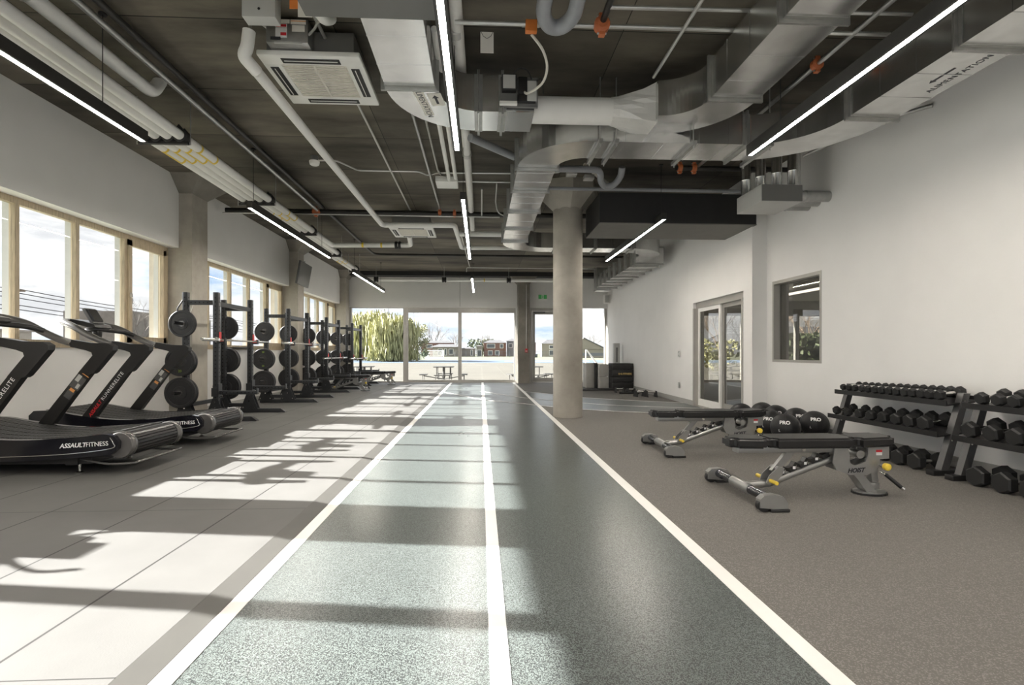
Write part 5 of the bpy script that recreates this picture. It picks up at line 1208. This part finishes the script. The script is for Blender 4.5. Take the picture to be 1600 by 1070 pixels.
MB().prism([(-5.2, 2.2), (4.3, 2.2), (-1.8, 5.2)], 'y', -.2, 8).build('gable', 'beige_wall', t); MB().obox((-1.8, 3.9, 5.3), (4.6, 3.9, 2.25), 8.6, .25, up=(0, 0, 1)).build('roof_slope', 'roof_grey', t)
tag(MB().box(20, 48, 120, 120.3, GZ, .95).build('grey_boundary_wall', 'fence_grey'), 'long grey boundary wall seen right of the round column', 'wall')
tag(MB().box(20, 48, 118, 118.2, GZ, .25).build('low_brick_wall', 'brick_pale'), 'low reddish wall in front of the long grey one', 'wall')
def mesh_fence(x0, x1, y, h, step, label):
    t = thing('mesh_fence', label, 'fence', (x0, y, GZ)); n = int((x1-x0)/step)
    for i in range(n+1): MB().cyl((i*step, 0, 0), (i*step, 0, h), .045, 6).build('post', 'fence_grey', t)
    m = MB(); m.box(0, x1-x0, -.02, .02, h-.06, h); m.box(0, x1-x0, -.02, .02, h*.5-.02, h*.5+.02)
    for i in range(int((x1-x0)/.35)): m.box(i*.35, i*.35+.03, -.01, .01, 0, h)
    m.build('mesh_panel', 'fence_grey', t); return t
mesh_fence(-24, -9.8, 96, 1.75, 2.4, 'grey mesh fence behind the goal under the willows')
mesh_fence(-7, 20, 140, 1.6, 3.0, 'grey mesh fence in front of the brick houses')
def goal(x, y, w, h, d, label, rz=0):
    t = thing('football_goal', label, 'goal', (x, y, GZ), R(rz), 'white football goals')
    MB().tube([(-w/2, 0, 0), (-w/2, 0, h), (w/2, 0, h), (w/2, 0, 0)], .06, 8).build('goal_frame', 'white_trim', t)
    n = MB()
    for i in range(13):
        u = -w/2+w*i/12; n.tube([(u, 0, h), (u, d*.35, h*.96), (u, d, 0)], .018, 3)
    for k in range(1, 8): z = h*k/8; yy = d*(1-.65*k/8); n.tube([(-w/2, 0, z), (-w/2, yy, z), (w/2, yy, z), (w/2, 0, z)], .018, 3)
    n.build('net', 'white_trim', t); return t
goal(-13.8, 84, 2.6, 1.85, 2.2, 'white football goal in front of the willows', -35)
goal(-8.6, 100, 3.2, 1.7, 1.6, 'white football goal before the pale entrance wing', 30)
t = thing('football_goal', 'white goal post frame seen right of the round column', 'goal', (11.6, 56, GZ), group=None)
MB().tube([(0, 0, 0), (0, 0, 1.55), (.15, .2, 1.55), (1.6, 1.2, .0)], .07, 8).tube([(1.2, 0, 0), (.1, 0, 1.5)], .05, 8).build('goal_frame', 'white_trim', t)
for x, y, h, lb in ((-13.6, 76, 8.2, 'tall thin light pole rising in front of the willows'), (-16.8, 130, 13.0, 'tall thin light pole left of the brick house'), (9.5, 120, 4.2, 'thin white pole in front of the red brick house')):
    t = thing('light_pole', lb, 'pole', (x, y, GZ)); MB().cyl((0, 0, 0), (0, 0, h), .07, 8, r1=.04).build('pole', 'fence_grey', t)
    if h > 5: MB().box(-.3, .3, -.08, .08, h-.1, h).build('lamp_head', 'fence_grey', t)
tag(MB().bbox(-15.1, -14.5, 79.0, 79.1, 1.6, 2.7, .05).build('notice_panel', 'fence_grey'), 'small grey panel hanging on the pole by the willows', 'sign')
bpy.data.objects['notice_panel'].location = (.9+.25, -3.0, .0)
for x, y, w_, h_, c_, lb in ((-10.9, 90, .6, .6, 'blue_track', 'small blue bin beside the willow goal'), (13.5, 130, 2.0, .9, 'house_window', 'dark blue parked car roof before the houses')):
    tag(MB().bbox(x-w_/2, x+w_/2, y, y+1, GZ, GZ+h_, .08).build('bin' if w_ < 1 else 'parked_car', c_), lb, 'bin' if w_ < 1 else 'car')

def picnic_table():
    t = thing('picnic_table', '', 'table', group='metal picnic tables outside the far glazing')
    m = MB(); m.bbox(-.38, .38, -.38, .38, .73, .76, .01); m.build('table_top', 'picnic_metal', t)
    m = MB(); m.cyl((0, 0, 0), (0, 0, .73), .05, 10)
    for k in range(4):
        a = PI/4+k*PI/2; c_, s_ = math.cos(a), math.sin(a); m.tube([(c_*.36, s_*.36, .72), (c_*.36, s_*.36, .42), (c_*.30, s_*.30, .30), (0, 0, .28)], .018, 6)
    m.build('table_frame', 'picnic_metal', t)
    for k in range(4):
        a = k*PI/2; c_, s_ = math.cos(a), math.sin(a); p = Vector((c_*.78, s_*.78, 0)); q = Vector((-s_, c_, 0))*.3
        b = MB(); b.obox(p-q+Vector((0, 0, .45)), p+q+Vector((0, 0, .45)), .26, .03); bo = b.build('seat', 'picnic_metal', t)
        l = MB(); l.tube([p-q*.85, p-q*.85+Vector((0, 0, .44))], .014, 6); l.tube([p+q*.85, p+q*.85+Vector((0, 0, .44))], .014, 6); l.tube([p+Vector((0, 0, .40)), Vector((c_*.1, s_*.1, .28))], .02, 6); l.build('seat_frame', 'picnic_metal', bo)
    return t
st = []; proto = picnic_table()
for x, y, lb in ((-1.42, 19.9, 'metal picnic table outside the middle sliding pane'), (-4.55, 20.3, 'metal picnic table outside, behind the power racks'), (1.95, 19.9, 'metal picnic table outside the exit door'),
                 (10.0, 20.0, 'metal picnic table outside the neighbouring room, left one'), (12.2, 20.4, 'metal picnic table outside the neighbouring room, right one')):
    put(proto, st, (x, y, GZ), lb, R(8*len(st)))

# seen beyond the neighbouring room
leafy(24.5, 38, 2.6, 9, 'green hedge beyond the neighbouring room', 21, 'green_leaf', 'hedge', 'hedge', n=1500, trunk=False)
leafy(16.0, 36, 2.2, 5, 'yellowish bush beyond the sliding door', 22, 'willow_leaf', 'bush', 'bush', n=700, trunk=False)
house('brick_house', 31, 41, 54, 2.9, 'dark brick house behind the hedge, seen through the small interior window', 'brick_red', 1.3, [(-3, -1.4, .9, 2.2), (1.5, 3.0, .9, 2.2)])
bare_tree(19.0, 40, 6.5, 'leafless tree seen through the sliding glass door', 23, 'bark', 4)
bare_tree(27.0, 46, 7.0, 'leafless tree seen through the left half of the interior window', 24, 'bark', 4)
bare_tree(32.5, 49, 8.0, 'leafless tree seen through the right half of the interior window', 25, 'bark', 4)

# street side beyond the left windows
t = thing('low_building', 'long low beige building across the street, seen through the nearest windows', 'building', (-62, 0, GZ))
MB().box(-10, 0, 26, 74, 0, 4.1).build('walls', 'beige_wall', t); MB().box(-10.2, .2, 25.8, 74.2, 4.1, 4.35).build('parapet', 'brick_pale', t)
for k in range(6): MB().box(.0, .08, 30+k*7, 33+k*7, 1.6, 2.8).build('window', 'house_window', t)
t = thing('block_building', 'taller pinkish building seen through the narrow opening sash', 'building', (-42, 68, GZ))
MB().box(-8, 0, -4, 14, 0, 6.3).build('walls', 'brick_pale', t); MB().box(.0, .08, 0, 3, 2.2, 3.6).build('window', 'house_window', t)
leafy(-30, 26, 2.2, 5, 'low bush on the street side under the nearest window', 31, 'green_leaf', 'bush', 'bush', n=500, trunk=False, z0=0)
for x, y, h, s_, lb in ((-46, 36, 5.6, 41, 'leafless tree in front of the long low building, nearest one'), (-52, 52, 6.4, 42, 'leafless tree beside the long low building'), (-40, 62, 8.6, 43, 'large leafless tree beside the pinkish building'), (-33, 60, 8, 44, 'leafless tree across the street beyond the narrow sash'),
                        (-24, 72, 7, 45, 'leafless tree seen through the second window bay')): bare_tree(x, y, h, lb, s_)
t = house('street_house', -34, -26, 88, 3.2, 'pale house across the street seen through the second window bay', 'beige_wall', 1.2, [(-2, -.6, .8, 2.2)])
for k, (x, z) in enumerate(((-52, 8.2), (-52, 7.75), (-52.6, 7.3), (-51.4, 6.3), (-52, 5.9))):
    P = []
    for s_ in range(4):
        for i in range(10): u = i/10; P.append((x, -30+s_*45+45*u, z-1.2*4*u*(1-u)*.5))
    tag(MB().tube(P, .05, 4).build('power_line', 'black_pipe'), ['topmost', 'second from top', 'middle', 'second from bottom', 'lowest'][k]+' power line crossing the sky beyond the left windows', 'cable')
for k, y in enumerate((-30, 15, 60, 105)):
    t = thing('utility_pole', ['utility pole carrying the power lines, nearest', 'utility pole carrying the power lines, behind the first mullions', 'utility pole carrying the power lines beyond the first column', 'utility pole carrying the power lines, farthest'][k], 'pole', (-52, y, GZ))
    MB().cyl((0, 0, 0), (0, 0, 9.2), .16, 8, r1=.11).build('pole', 'bark', t); MB().box(-1, 1, -.08, .08, 8.1, 8.3).build('cross_arm', 'bark', t)
